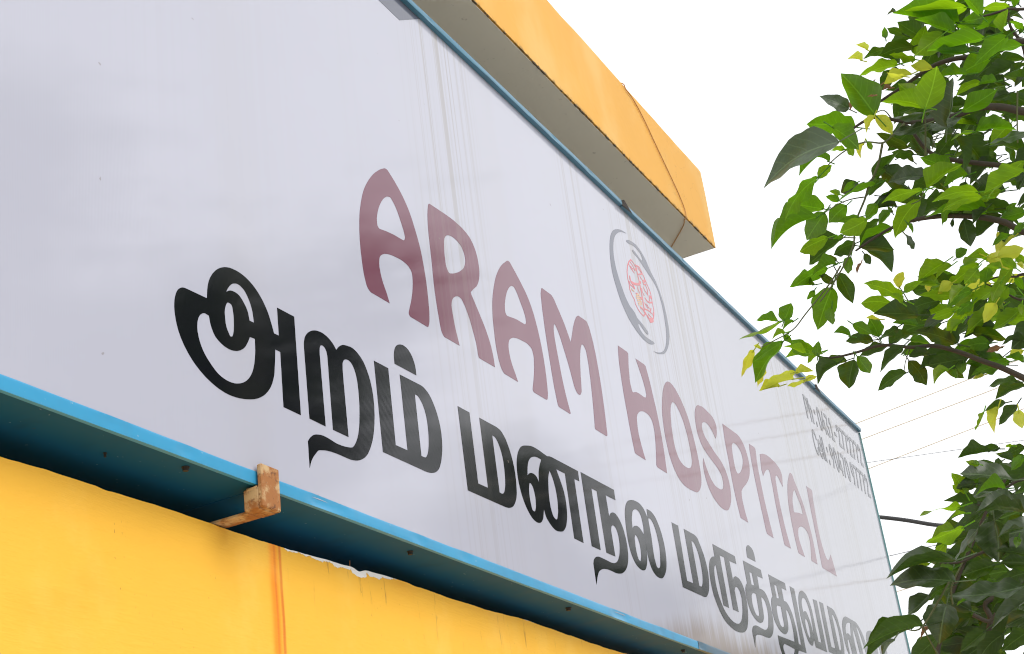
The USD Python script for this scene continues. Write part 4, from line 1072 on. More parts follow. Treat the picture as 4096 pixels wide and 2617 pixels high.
# ------------------------------------------------------------------ looks of the sign
def vinyl(name, col, streak=1.0, mottle=0.03):
    """glossy printed flex sheet: fine vertical weave, rain streaks from the top edge, mud splash at the foot of the far half"""
    g = G(); p, x, y, z = g.pos()
    c = g.mix(g.noise(p, 1.3, 3.0), tuple(a * (1 - mottle) for a in col), tuple(a * (1 + mottle) for a in col))
    fine = g.noise(g.scaled(p, (48.0, 1.0, 0.10)), 1.0, 3.0, 0.7); where = g.step(g.noise(g.scaled(p, (1.1, 1.0, 0.03)), 1.0, 1.0), 0.40, 0.58)
    line = g.m('multiply', g.step(fine, 0.48, 0.60), g.m('multiply', where, g.m('add', g.m('multiply', g.step(x, 4.0, 5.4), 0.92), 0.08)))
    down = g.step(z, 3.4, 5.9)
    s1 = g.m('multiply', g.m('multiply', line, g.m('add', g.m('multiply', down, 0.75), 0.25)), 0.6 * streak)
    c = g.mix(s1, c, (0.27, 0.25, 0.22))
    soft = g.m('multiply', g.step(g.noise(g.scaled(p, (2.3, 1.0, 0.12)), 1.0, 2.0), 0.5, 0.8), 0.12 * streak); c = g.mix(soft, c, (0.36, 0.34, 0.31))
    hgt = g.m('multiply', g.noise(g.scaled(p, (18.0, 1.0, 0.2)), 1.0, 3.0, 0.7), 0.42)
    along = g.m('multiply', g.step(x, 6.6, 7.7), g.m('subtract', 1.0, g.step(x, 8.6, 11.0)))
    foot = g.m('multiply', g.step(g.m('subtract', g.m('multiply', hgt, along), g.m('subtract', z, SIGN_Z0)), 0.0, 0.19), 0.62 * streak)
    c = g.mix(foot, c, (0.23, 0.17, 0.12))
    c = g.mix(g.m('multiply', g.step(x, 6.0, 12.0), 0.30 * streak), c, (0.27, 0.265, 0.24))
    spots = g.m('multiply', g.step(g.noise(p, 23.0, 2.0, 0.4), 0.765, 0.80), 0.5); c = g.mix(spots, c, (0.2, 0.17, 0.14))
    weave = g.node('wave_texture', 'fac', {'bands_direction': 'x', 'scale': 52.0}, vector=p)
    fade = g.m('add', g.m('multiply', g.noise(g.scaled(p, (0.9, 1.0, 0.7)), 1.0, 2.0), 0.8), 0.1)
    nb = g.bump(g.m('add', g.m('multiply', g.m('multiply', weave, fade), 0.28), g.m('multiply', g.noise(g.scaled(p, (1.0, 1.0, 0.6)), 2.6, 1.0), 7.0)), 0.16, 0.0014)
    return g.done(name, g.node('principled_bsdf', 'BSDF', base_color=c, roughness=0.06, ior=1.5, normal=nb))
WHITE = vinyl('white_flex', (0.415, 0.423, 0.505))
BLACK = vinyl('black_print', (0.0035, 0.0035, 0.0055), 0.12)
MAROON = vinyl('maroon_print', (0.15, 0.058, 0.088), 0.35)
SLATE = vinyl('slate_print', (0.10, 0.107, 0.145), 0.4)
PHONE = vinyl('grey_print', (0.05, 0.05, 0.06), 0.1)
RED = vinyl('red_print', (0.52, 0.10, 0.12), 0.4)
TAN = vinyl('tan_print', (0.55, 0.32, 0.17), 0.4)

def painted_metal(name, col, dirt=(0.10, 0.09, 0.07), amount=0.45, rough=0.35, spec=0.5):
    g = G(); p, x, y, z = g.pos()
    c = g.mix(g.noise(p, 2.5, 4.0, 0.6), tuple(a * 0.86 for a in col), tuple(a * 1.12 for a in col))
    c = g.mix(g.m('multiply', g.step(g.noise(g.scaled(p, (5.0, 3.0, 1.5)), 1.0, 5.0, 0.65), 0.52, 0.75), amount), c, tuple(a * 0.5 + b * 0.5 for a, b in zip(col, dirt)))
    c = g.mix(g.m('multiply', g.step(x, 3.6, 8.5), g.m('add', 0.16, g.m('multiply', g.step(g.noise(g.scaled(p, (7.0, 3.0, 2.0)), 1.0, 4.0, 0.6), 0.45, 0.7), 0.35))), c, tuple(a * 0.35 + 0.07 for a in col))
    c = g.mix(g.m('multiply', g.step(g.noise(p, 55.0, 2.0, 0.5), 0.72, 0.78), 0.35), c, (0.5, 0.55, 0.58))
    c = g.mix(g.m('multiply', g.step(g.noise(p, 38.0, 3.0, 0.6), 0.70, 0.76), 0.5), c, (0.09, 0.05, 0.03))
    return g.done(name, g.node('principled_bsdf', 'BSDF', base_color=c, roughness=rough, specular_ior_level=spec, normal=g.bump(g.noise(p, 14.0, 3.0), 0.15, 0.003)))
BLUE = painted_metal('blue_painted_steel', (0.035, 0.28, 0.50), amount=0.30)
BLUE_OLD = painted_metal('weathered_blue_steel', (0.05, 0.13, 0.20), (0.05, 0.05, 0.05), 0.6)
BLUE_TOP = painted_metal('faded_blue_steel', (0.055, 0.19, 0.29), (0.06, 0.07, 0.07), 0.5)
TEAL = painted_metal('teal_painted_steel', (0.004, 0.085, 0.17), (0.012, 0.02, 0.02), 0.5, 0.6, 0.15)
EDGE = painted_metal('teal_edge_steel', (0.12, 0.30, 0.30), (0.2, 0.25, 0.2), 0.3)
DARK = plain('dark_iron', (0.03, 0.022, 0.018), 0.7)

# ------------------------------------------------------------------ the sign
def curve(s):
    """a printed outline: points in millimetres, a star marks a corner, the rest is a smooth curve"""
    P = []
    for t in s.split():
        c = t.endswith('*'); a, b = t.rstrip('*').split(','); P.append((np.array([int(a), int(b)], float) / 1000, c))
    N = len(P); out = []
    def tan(a, b, c):
        la, lb = np.linalg.norm(b - a) + 1e-9, np.linalg.norm(c - b) + 1e-9
        if la > 2.2 * lb: return (b - a) / la
        if lb > 2.2 * la: return (c - b) / lb
        return ((b - a) / la * lb + (c - b) / lb * la) / (la + lb)
    for i in range(N):
        (p1, c1), (p2, c2) = P[i], P[(i + 1) % N]; p0, p3 = P[i - 1][0], P[(i + 2) % N][0]
        out.append(p1)
        if c1 and c2: continue
        L = np.linalg.norm(p2 - p1) + 1e-9; d = (p2 - p1) / L
        m1, m2 = (d if c1 else tan(p0, p1, p2)) * L, (d if c2 else tan(p1, p2, p3)) * L
        for k in range(1, 6):
            t = k / 6; out.append((2*t**3 - 3*t*t + 1) * p1 + (t**3 - 2*t*t + t) * m1 + (3*t*t - 2*t**3) * p2 + (t**3 - t*t) * m2)
    return np.array(out)
def glyph(cs):
    g = Polygon(curve(cs[0])).buffer(0)
    for c in cs[1:]: g = g.difference(Polygon(curve(c)).buffer(0))
    return g.simplify(0.0004)

sign = thing('hospital_sign', SIGN_BASE, 'long white glossy sign board lettered in black Tamil and maroon capitals, rimmed in blue', 'sign')
part(sign, 'panel', bx(SIGN_X0, SIGN_X1 - 0.004, 0.0, 0.03, SIGN_Z0 - 0.01, SIGN_Z1), WHITE, base=SIGN_BASE)
part(sign, 'back_sheet', bx(SIGN_X0 + 0.02, SIGN_X1 - 0.03, 0.50, 0.515, SIGN_Z0 - 0.02, SIGN_Z1 - 0.005), TEAL, base=SIGN_BASE)
JOINTS = [SIGN_X0, 3.71, 7.516, SIGN_X1]
def rail(x0, x1, z0, z1, yf, yb, seed, dent=0.0045):
    """a folded sheet-metal strip, front face slightly buckled"""
    n = max(8, int((x1 - x0) / 0.03)); X = np.linspace(x0, x1, n + 1); Z = np.array([0, .12, .4, .7, .9, 1.0]); V = []; F = []
    for i, xx in enumerate(X):
        for j, t in enumerate(Z):
            b = meshkit.noise(np.array([xx * 3.1, t * 0.6, seed * 7.0])) - 0.5; s = meshkit.noise(np.array([xx * 9.0, 3.3, seed * 3.0]))
            pk = max(0.0, s - 0.72) * 9 * dent * math.sin(t * math.pi)
            V.append((xx, yf + (0.0015 if t in (0, 1.0) else 0) + dent * b + pk, z0 + (z1 - z0) * t + (dent * 0.5 * (s - 0.5) if j == len(Z) - 1 else 0)))
        V.append((xx, yb, z1)); V.append((xx, yb, z0))
    m = len(Z) + 2
    for i in range(n):
        for j in range(m):
            a, b = i * m + j, i * m + (j + 1) % m; F += [[a, a + m, b + m], [a, b + m, b]]
    for e, flip in ((0, 1), (n, 0)):
        for j in range(1, m - 1):
            t = [e * m, e * m + j, e * m + j + 1]; F.append(t if not flip else t[::-1])
    return np.array(V), np.array(F)
for i in range(3):
    part(sign, 'bottom_trim', rail(JOINTS[i] + 0.002, JOINTS[i + 1] - 0.002, SIGN_Z0 - 0.041, SIGN_Z0 + 0.001, -0.004 - 0.003 * (i == 2), 0.012, i + 1), BLUE_OLD if i == 2 else BLUE, smooth=35, base=SIGN_BASE,
         label='faded grey blue end of the bottom rail' if i == 2 else None)
    part(sign, 'underside_sheet', bx(JOINTS[i] + 0.003, JOINTS[i + 1] - 0.003, 0.0125, 0.50, SIGN_Z0 - 0.0405 + 0.004 * (i == 2), SIGN_Z0 - 0.0375 + 0.004 * (i == 2)), TEAL, base=SIGN_BASE)
TOPJ = [SIGN_X0, 3.57, 7.47, 11.37, SIGN_X1 + 0.004]
for i in range(4):
    part(sign, 'top_trim', rail(TOPJ[i] + 0.006, TOPJ[i + 1] - 0.010, SIGN_Z1 - 0.010, SIGN_Z1 + 0.022, -0.026, 0.03, i + 11), BLUE_TOP, smooth=35, base=SIGN_BASE)
    if 0 < i: # bent flap where two lengths of the rail meet
        xj = TOPJ[i]; fl = np.array([(xj - 0.012, -0.021, SIGN_Z1 + 0.022), (xj + 0.006, -0.036, SIGN_Z1 + 0.026), (xj + 0.14, -0.0265, SIGN_Z1 - 0.010), (xj - 0.008, -0.0265, SIGN_Z1 - 0.016), (xj + 0.010, -0.030, SIGN_Z1 - 0.004)])
        part(sign, 'bent_lap', (np.vstack([fl, fl + [0, 0.003, 0.001]]), np.array([[0, 3, 4], [0, 4, 1], [3, 2, 4], [4, 2, 1], [5, 9, 8], [5, 6, 9], [8, 9, 7], [9, 6, 7]])), DARK, base=SIGN_BASE)
part(sign, 'end_trim', bx(SIGN_X1 - 0.003, SIGN_X1 + 0.012, -0.010, 0.52, SIGN_Z0 - 0.04, SIGN_Z1 - 0.011), EDGE, base=SIGN_BASE)
for xx, yy, r in ((3.387, 0.045, 0.012), (3.13, 0.124, 0.005), (4.70, 0.062, 0.012), (6.048, 0.056, 0.014), (7.45, 0.06, 0.012), (8.8, 0.055, 0.012)):
    b = trimesh.creation.cylinder(r * 0.75, 0.012, sections=6); w = trimesh.creation.cylinder(r, 0.003, sections=16); w.apply_translation((0, 0, 0.0055))
    b = trimesh.util.concatenate([b, w]); b.apply_translation((xx, yy, SIGN_Z0 - 0.0475)); part(sign, 'bolt', b, DARK, base=SIGN_BASE)

def letter(name, poly, look, front=-0.0011, label=None): return part(sign, name, extrude(poly, 0.001, front), look, base=SIGN_BASE, label=label)
shapes = {k: glyph(v) for k, v in GLYPHS.items()}
na, ai = shapes['tamil na'], shapes['tamil ai']
dx = ai.bounds[2] + 0.02 - na.bounds[0]
shapes['tamil na 2'] = shapely.affinity.translate(na, dx, 0.0)
panel_area = box(SIGN_X0, SIGN_Z0 + 0.004, SIGN_X1 - 0.006, SIGN_Z1 - 0.004)
WORDS = {'tamil a': 'black Tamil letter a', 'tamil rra': 'black Tamil letter rra', 'tamil dental na': 'black Tamil letter na with a tail', 'tamil la': 'black Tamil letter la', 'tamil ru': 'black Tamil letter ru', 'tamil tha': 'black Tamil letter tha', 'tamil thu': 'black Tamil letter thu', 'tamil va': 'black Tamil letter va', 'tamil ai': 'black Tamil vowel sign ai', 'tamil na': 'black Tamil letter nna', 'tamil ma': 'black Tamil letter ma'}
for k, sh in shapes.items():
    sh = sh.intersection(panel_area)
    if k.startswith('tamil'): letter('tamil_letter', sh, BLACK, label=WORDS.get(k.rstrip(' 0123456789')))
    elif k.startswith('dot'): letter('letter_dot', sh, BLACK)
    elif k.startswith('swoosh'): letter('emblem_arc', sh, SLATE, label='grey curved arc of the round emblem')
    elif k == 'chevron': letter('arrow_mark', sh, SLATE, label='slate grey pointed mark at the upper edge')
    else: letter('maroon_letter', sh, MAROON, label='maroon capital letter ' + k[0])
def lines(L): return unary_union([LineString([tuple(int(c) / 1000 for c in t.split(',')) for t in s.split()]).buffer(w / 1000 * 0.68, quad_segs=3) for w, s in L])
letter('brain_drawing', lines(BRAIN_LINES), RED, label='red line drawing of a brain in the round emblem')
letter('brain_marks', lines(TAN_LINES), TAN, front=-0.0016, label='tan marks within the brain drawing')
for txt, x0, x1, zb, cap in (('Ph : 0431-2772772', 10.985, 12.64, 5.462, 0.19), ('Cell : 90470 97772', 11.015, 12.64, 5.180, 0.196)):
    m = meshkit.text_mesh(txt, cap, 0.003, bold=True); v = m.vertices; s = (x1 - x0) / (v[:, 0].max() - v[:, 0].min())
    m2 = trimesh.Trimesh(np.c_[x0 + (v[:, 0] - v[:, 0].min()) * s, 0.001 - v[:, 2], zb + v[:, 1]], m.faces, process=False)
    part(sign, 'phone_number', m2, PHONE, base=SIGN_BASE, label='grey telephone line' if txt[0] == 'P' else 'grey mobile number line')

# ------------------------------------------------------------------ rusty hook that carries the sign
g = G(); p, x, y, z = g.pos()
n1 = g.noise(p, 13.0, 6.0, 0.65); c = g.mix(g.step(n1, 0.39, 0.55), (0.50, 0.34, 0.17), (0.31, 0.12, 0.030)); c = g.mix(g.step(g.noise(p, 48.0, 5.0, 0.7), 0.54, 0.68), c, (0.12, 0.042, 0.014))
RUST = g.done('rusted_steel', g.node('principled_bsdf', 'BSDF', base_color=c, roughness=0.75, normal=g.bump(g.noise(p, 90.0, 4.0, 0.7), 0.5, 0.002)))
HB = (3.712, 0.2, 3.112)
hook = thing('sign_bracket', HB, 'rusty square steel hook gripping the blue rail under the sign', 'bracket')
part(hook, 'socket', chamfer(3.664, 3.758, -0.012, 0.045, 3.112, 3.182), RUST, base=HB)
part(hook, 'flat_arm', chamfer(3.688, 3.755, 0.045, 0.48, 3.1125, 3.1225, 0.002), RUST, base=HB)
part(hook, 'upright_tab', chamfer(3.664, 3.758, -0.030, -0.010, 3.113, 3.254), RUST, base=HB)
part(hook, 'weld', tube([(3.668, -0.008, 3.182), (3.668, 0.004, 3.18), (3.667, 0.03, 3.179)], 0.006), RUST, base=HB)

# ------------------------------------------------------------------ the hospital building
def top_z(xx): return 3.1057 + 0.0061 * (xx - 2.78)
def ochre(name, col, pale, wall):
    g = G(); p, x, y, z = g.pos()
    c = g.mix(g.noise(p, 1.4, 4.0, 0.55), tuple(a * 0.93 for a in col), tuple(min(0.92, a * 1.05) for a in col))
    if wall:
        tz = g.m('add', g.m('multiply', g.m('subtract', x, 2.78), 0.0061), 3.1057); d = g.m('subtract', tz, z)
        # bare plaster along the chipped arris and one larger chip
        edge = g.m('multiply', g.noise(g.scaled(p, (7.0, 1.0, 1.0)), 1.0, 4.0, 0.65), 0.085); far = g.m('multiply', g.step(x, 4.02, 4.06), g.m('subtract', 1.0, g.m('multiply', g.step(x, 4.7, 4.8), 0.45)))
        chip = g.step(g.m('subtract', g.m('multiply', g.m('subtract', g.m('multiply', edge, far), 0.034), 1.0), d), -0.0015, 0.0015)
        ex = g.m('divide', g.m('subtract', x, 4.515), 0.055); ez = g.m('divide', g.m('subtract', d, 0.004), 0.028)
        rr = g.m('add', g.m('add', g.m('multiply', ex, ex), g.m('multiply', ez, ez)), g.m('multiply', g.m('subtract', g.noise(p, 40.0, 3.0), 0.5), 1.6))
        chip = g.m('maximum', chip, g.m('subtract', 1.0, g.step(rr, 0.85, 1.0)))
        # two orange rust runs below the hook
        def run(x0, w, amt):
            wob = g.m('multiply', g.m('subtract', g.noise(g.scaled(p, (0.0, 0.0, 5.0)), 1.0, 3.0), 0.5), 0.012)
            u = g.m('divide', g.m('absolute', g.m('subtract', g.m('add', x, wob), x0)), w); return g.m('multiply', g.m('subtract', 1.0, g.step(u, 0.15, 1.0)), amt)
        c = g.mix(run(3.992, 0.05, 0.55), c, (0.86, 0.33, 0.006))
        c = g.mix(run(3.990, 0.034, 0.85), c, (0.86, 0.25, 0.002))
        st = g.m('add', run(3.996, 0.010, 0.55), run(4.027, 0.013, 1.0))
        st = g.m('multiply', st, g.m('add', 0.45, g.m('multiply', g.noise(g.scaled(p, (70.0, 1.0, 4.0)), 1.0, 4.0, 0.65), 0.8)), True)
        c = g.mix(st, c, (0.62, 0.13, 0.002))
        drip = g.m('multiply', g.step(g.noise(g.scaled(p, (30.0, 1.0, 4.0)), 1.0, 4.0, 0.7), 0.60, 0.70), g.m('multiply', g.step(x, 3.9, 4.4), g.m('subtract', 1.0, g.step(d, 0.02, 0.28))))
        c = g.mix(g.m('multiply', drip, 0.6), c, (0.30, 0.10, 0.02))
        c = g.mix(g.m('multiply', g.step(g.noise(g.scaled(p, (3.0, 1.0, 2.2)), 1.0, 5.0, 0.6), 0.48, 0.72), 0.30), c, (0.92, 0.60, 0.13))
        c = g.mix(g.m('multiply', g.step(g.noise(g.scaled(p, (1.2, 1.0, 2.6)), 1.0, 3.0, 0.6), 0.52, 0.75), 0.45), c, (0.80, 0.34, 0.012))
        c = g.mix(g.m('multiply', g.step(g.noise(g.scaled(p, (110.0, 1.0, 55.0)), 1.0, 2.0, 0.5), 0.70, 0.76), g.m('multiply', g.step(g.noise(p, 3.0, 2.0), 0.45, 0.62), 0.65)), c, (0.30, 0.11, 0.02))
        c = g.mix(chip, c, (0.80, 0.79, 0.78))
        h = g.m('subtract', g.m('add', g.noise(g.scaled(p, (25.0, 1.0, 70.0)), 1.0, 4.0, 0.6), g.m('multiply', g.noise(p, 9.0, 3.0), 0.8)), g.m('multiply', chip, 1.2))
        rot = g.node('mapping', 'vector', {'rotation': (0.0, 0.42, 0.0), 'scale': (9.0, 1.0, 120.0)}, vector=p)
        h = g.m('add', h, g.m('multiply', g.noise(rot, 1.0, 4.0, 0.65), 0.7)); nb = g.bump(h, 0.40, 0.004)
    else:
        c = g.mix(g.m('multiply', g.step(g.noise(g.scaled(p, (1.6, 1.0, 1.0)), 1.0, 3.0, 0.6), 0.42, 0.68), 0.5), c, pale)
        low = g.m('subtract', 1.0, g.step(g.m('subtract', z, 6.758), 0.0, 0.035)); c = g.mix(g.m('multiply', low, g.m('multiply', g.step(g.noise(p, 16.0, 4.0, 0.7), 0.45, 0.62), 0.75)), c, (0.12, 0.075, 0.03))
        crk = g.node('voronoi_texture', 'distance', {'feature': 'distance_to_edge', 'scale': 2.2}, vector=g.node('noise_texture', 'color', {'scale': 2.0, 'detail': 4.0}, vector=p))
        c = g.mix(g.m('multiply', g.m('multiply', g.m('subtract', 1.0, g.step(crk, 0.0, 0.006)), g.step(x, 9.2, 9.6)), 0.35), c, (0.35, 0.16, 0.04))
        nb = g.bump(g.noise(p, 24.0, 4.0, 0.6), 0.25, 0.004)
    return g.done(name, g.node('principled_bsdf', 'BSDF', base_color=c, roughness=0.62, normal=nb))
OCHRE = ochre('ochre_wall_paint', (0.86, 0.46, 0.035), (0.85, 0.6, 0.2), True)
OCHRE2 = ochre('ochre_slab_paint', (0.74, 0.38, 0.055), (0.76, 0.50, 0.17), False)
g = G(); p, x, y, z = g.pos(); c = g.mix(g.noise(p, 2.0, 4.0, 0.6), (0.84, 0.79, 0.66), (0.90, 0.85, 0.72))
c = g.mix(g.m('multiply', g.step(g.noise(p, 11.0, 4.0, 0.7), 0.64, 0.74), 0.35), c, (0.25, 0.2, 0.14))
SOFFIT = g.done('soffit_plaster', g.node('principled_bsdf', 'BSDF', base_color=c, roughness=0.85, normal=g.bump(g.noise(p, 30.0, 4.0), 0.3, 0.004)))
MUD = plain('dried_mud', (0.11, 0.08, 0.045), 0.9)
CONC = plain('grey_plaster', (0.62, 0.60, 0.56), 0.85, 0.15, 3.0, 0.3)

BB = (6.0, 1.5, 0.0)
house = thing('hospital_building', BB, 'ochre yellow painted building with parapet wall below the sign and overhanging roof slab', 'building')
rng = np.random.default_rng(4)
xs = np.arange(-1.0, 12.61, 0.012)
rough = np.array([0.011 * (meshkit.fbm(np.array([v * 5.0, 0.0, 1.0]), 4) - 0.5) + 0.012 * (meshkit.noise(np.array([v * 1.7, 5.0, 0.0])) - 0.5) - 0.012 * max(0.0, meshkit.noise(np.array([v * 11.0, 9.0, 0.0])) - 0.72) for v in xs])
rough -= 0.012 * np.exp(-((xs - 4.515) / 0.03) ** 2)
outline = Polygon([(-1.0, 0.0)] + [(v, top_z(v) + r) for v, r in zip(xs, rough)] + [(12.6, 0.0)])
part(house, 'parapet_wall', extrude(outline, WALL_Y + 0.15, WALL_Y), OCHRE, base=BB, label='ochre wall with chipped upper edge and rust runs')
xr = np.arange(-1.5, 10.27, 0.05)
wob = lambda v, s: 0.016 * (meshkit.fbm(np.array([v * 2.2, s, 3.0]), 4) - 0.5)
slab = Polygon([(-1.5, 6.7585)] + [(v, 6.7585 + abs(wob(v, 1.0))) for v in xr[1:]] + [(10.298, 6.7585), (10.298 + wob(6.9, 4.0), 7.0), (10.298 + wob(7.2, 4.0), 7.25), (10.292, 7.438)] + [(v, 7.443 + wob(v, 2.0)) for v in xr[::-1]])
part(house, 'roof_slab', extrude(slab, 3.4, ROOF_Y), OCHRE2, base=BB, label='ochre fascia of the overhanging roof slab')
part(house, 'soffit', bx(-1.49, 10.288, ROOF_Y + 0.012, 3.39, 6.7545, 6.7580), SOFFIT, base=BB, label='dull grey brown underside of the roof slab')
part(house, 'rear_wall', bx(-1.0, 9.6, 1.4, 1.6, 0.0, 6.754), CONC, base=BB)
part(house, 'terrace_floor', bx(-1.0, 12.6, WALL_Y + 0.152, 1.398, 2.62, 2.75), CONC, base=BB)
part(house, 'side_wall', bx(12.45, 12.6, WALL_Y + 0.152, 3.4, 0.0, 2.618), OCHRE2, base=BB)
# drips of mortar and mud along the lower edge of the fascia
for v in rng.uniform(5.5, 10.2, 46):
    s = rng.uniform(0.004, 0.013); b = trimesh.creation.icosphere(1, s); b.vertices *= (rng.uniform(0.8, 2.6), 0.5, rng.uniform(0.4, 0.9)); b.apply_translation((v, ROOF_Y + 0.004, 6.7575)); part(house, 'dirt_lump', b, MUD, True, base=BB)

WIRE = plain('wire_rubber', (0.03, 0.03, 0.03), 0.6)
OLDWIRE = plain('ochre_painted_wire', (0.50, 0.25, 0.07), 0.6)
cab = [(8.68, 0.45, 7.452), (8.72, 0.27, 7.452), (8.767, 0.252, 7.414), (8.884, 0.252, 7.395), (9.041, 0.252, 7.316), (9.212, 0.252, 7.182), (9.412, 0.252, 7.03), (9.562, 0.252, 6.909), (9.639, 0.252, 6.812), (9.632, 0.250, 6.745), (9.66, 0.275, 6.744), (9.766, 0.332, 6.745), (10.07, 0.566, 6.747)]
m = part(None, 'slab_cable', tube(cab, 0.0042), OLDWIRE, True); tag(m, 'thin brown cable draped across the ochre roof slab near its end', 'cable')
m = part(None, 'wire_stub', tube([(4.480, 0.19, 3.085), (4.481, 0.19, 3.12), (4.483, 0.189, 3.146)], 0.002), RUST, True); tag(m, 'short rusty wire sticking up from the chipped wall edge', 'wire')

# ------------------------------------------------------------------ overhead wires, strung beyond the far end of the sign
def wire(a, b, r, label, look=WIRE, sag=0.15, cat='wire', group=None):
    a, b = np.array(a), np.array(b); d = b - a; P0, P1 = a - d * 3, b + d * 6
    P = [P0 + (P1 - P0) * t + np.array([0, 0, 0]) for t in np.linspace(0, 1, 9)]
    m = part(None, 'overhead_wire', tube(P, r, n=6), look, True); tag(m, label, cat, group)
PALE = plain('pale_wire', (0.62, 0.52, 0.38), 0.5)
wire((18.0, 1.087, 7.644), (18.0, 0.289, 7.735), 0.0062, 'thin pale wire, uppermost of those rising from the sign corner', PALE)
wire((18.0, 1.06, 7.428), (18.0, -0.283, 7.569), 0.0062, 'thin pale wire, second below the sign corner', PALE)
wire((18.0, 1.041, 7.043), (18.0, -0.396, 7.216), 0.0060, 'thin pale wire crossing the straighter dark one', PALE)
wire((17.0, 1.0 * 0.96, 6.83), (17.0, -0.83, 6.62), 0.0035, 'thin dark straight wire across the sky beside the phone numbers', WIRE)
wire((18.0, 1.045, 5.931), (18.0, 0.354, 5.929), 0.0045, 'lower thin dark wire running into the dark leaves', WIRE)
wire((18.0, 1.044, 5.495), (18.0, 0.527, 5.538), 0.0055, 'faint pale wire, lowest beside the sign edge', PALE)
P = [(18.0, 2.2, 6.9), (18.0, 1.6, 6.61), (18.0, 1.047, 6.418), (18.0, 0.75, 6.305), (18.0, 0.45, 6.175), (18.0, 0.161, 6.075), (18.4, -0.3, 5.95), (22.0, -1.2, 6.2), (36.0, -4.0, 8.6)]
m = part(None, 'service_cable', tube(P, 0.026, n=8), WIRE, True); tag(m, 'thick black cable sagging from behind the sign into the leaves', 'cable')

# ------------------------------------------------------------------ trees
def leaf_look(name, col, trans, tf, rough=0.42, spec=0.5, vein=1.0, vary=1.1):
    g = G(); uv = g.node('texture_coordinate', 'UV'); u = g.node('separate_xyz', 'x', vector=uv); v = g.m('absolute', g.m('subtract', u[:-2] + '.y', 0.5))
    rnd = g.node('geometry', 'random_per_island'); p = g.node('geometry', 'position')
    mid = g.m('subtract', 1.0, g.step(v, 0.008, 0.03))
    sv = g.node('math', 'value', {'math_type': 'fraction'}, value1=g.m('multiply', g.m('subtract', u, g.m('multiply', g.m('power', v, 1.3), 0.75)), 7.0)); side = g.m('multiply', g.m('subtract', 1.0, g.step(g.m('absolute', g.m('subtract', sv, 0.5)), 0.01, 0.10)), 0.32)
    vn = g.m('multiply', g.m('maximum', mid, side), 0.50 * vein)
    tone = g.m('add', 1.0 - vary * 0.5, g.m('multiply', rnd, vary)); mott = g.m('add', 0.85, g.m('multiply', g.noise(p, 30.0, 3.0), 0.3)); k = g.m('multiply', tone, mott)
    kc = g.node('combine_color', 'color', r=k, g=k, b=k)
    c = g.mix(vn, g.node('mix_color', 'result', {'blend_type': 'multiply', 'fac': 1.0}, a=col, b=kc), tuple(min(0.6, a * 1.6 + 0.05) for a in col))
    tc = g.mix(vn, g.node('mix_color', 'result', {'blend_type': 'multiply', 'fac': 1.0}, a=trans, b=kc), tuple(a * 0.8 for a in trans))
    blot = g.m('multiply', g.step(g.noise(p, 95.0, 3.0, 0.6), 0.66, 0.74), g.m('multiply', g.step(rnd, 0.45, 0.9), 0.7))
    c = g.mix(blot, c, (0.10, 0.06, 0.015)); tc = g.mix(blot, tc, (0.12, 0.07, 0.01))
    nb = g.bump(g.m('add', g.m('subtract', 1.0, vn), g.m('multiply', g.noise(p, 60.0, 2.0), 1.5)), 0.4, 0.0016)
    pb = g.node('principled_bsdf', 'BSDF', {'roughness': rough, 'specular_ior_level': spec}, base_color=c, normal=nb); tb = g.node('translucent_bsdf', 'BSDF', color=tc, normal=nb)
    return g.done(name, g.node('mix_closure', 'closure', fac=tf, closure1=pb, closure2=tb))
LEAF = {'d': leaf_look('deep_leaf', (0.026, 0.058, 0.006), (0.13, 0.32, 0.004), 0.45),
        'm': leaf_look('mid_leaf', (0.050, 0.120, 0.005), (0.32, 0.78, 0.006), 0.60),
        'b': leaf_look('bright_leaf', (0.11, 0.25, 0.006), (0.54, 0.98, 0.012), 0.66),
        'y': leaf_look('young_leaf', (0.34, 0.46, 0.04), (0.95, 0.98, 0.08), 0.58, vein=0.5, vary=0.4),
        'g': leaf_look('glossy_leaf', (0.060, 0.105, 0.032), (0.07, 0.17, 0.008), 0.22, 0.33, 0.65),
        'r': leaf_look('bronze_leaf', (0.36, 0.20, 0.11), (0.5, 0.25, 0.1), 0.4)}
BARK = plain('bark', (0.045, 0.037, 0.027), 0.9, 0.35, 20.0, 0.6)
TWIG = plain('green_twig', (0.07, 0.085, 0.03), 0.6, 0.25, 20.0)
lr = random.Random(11)
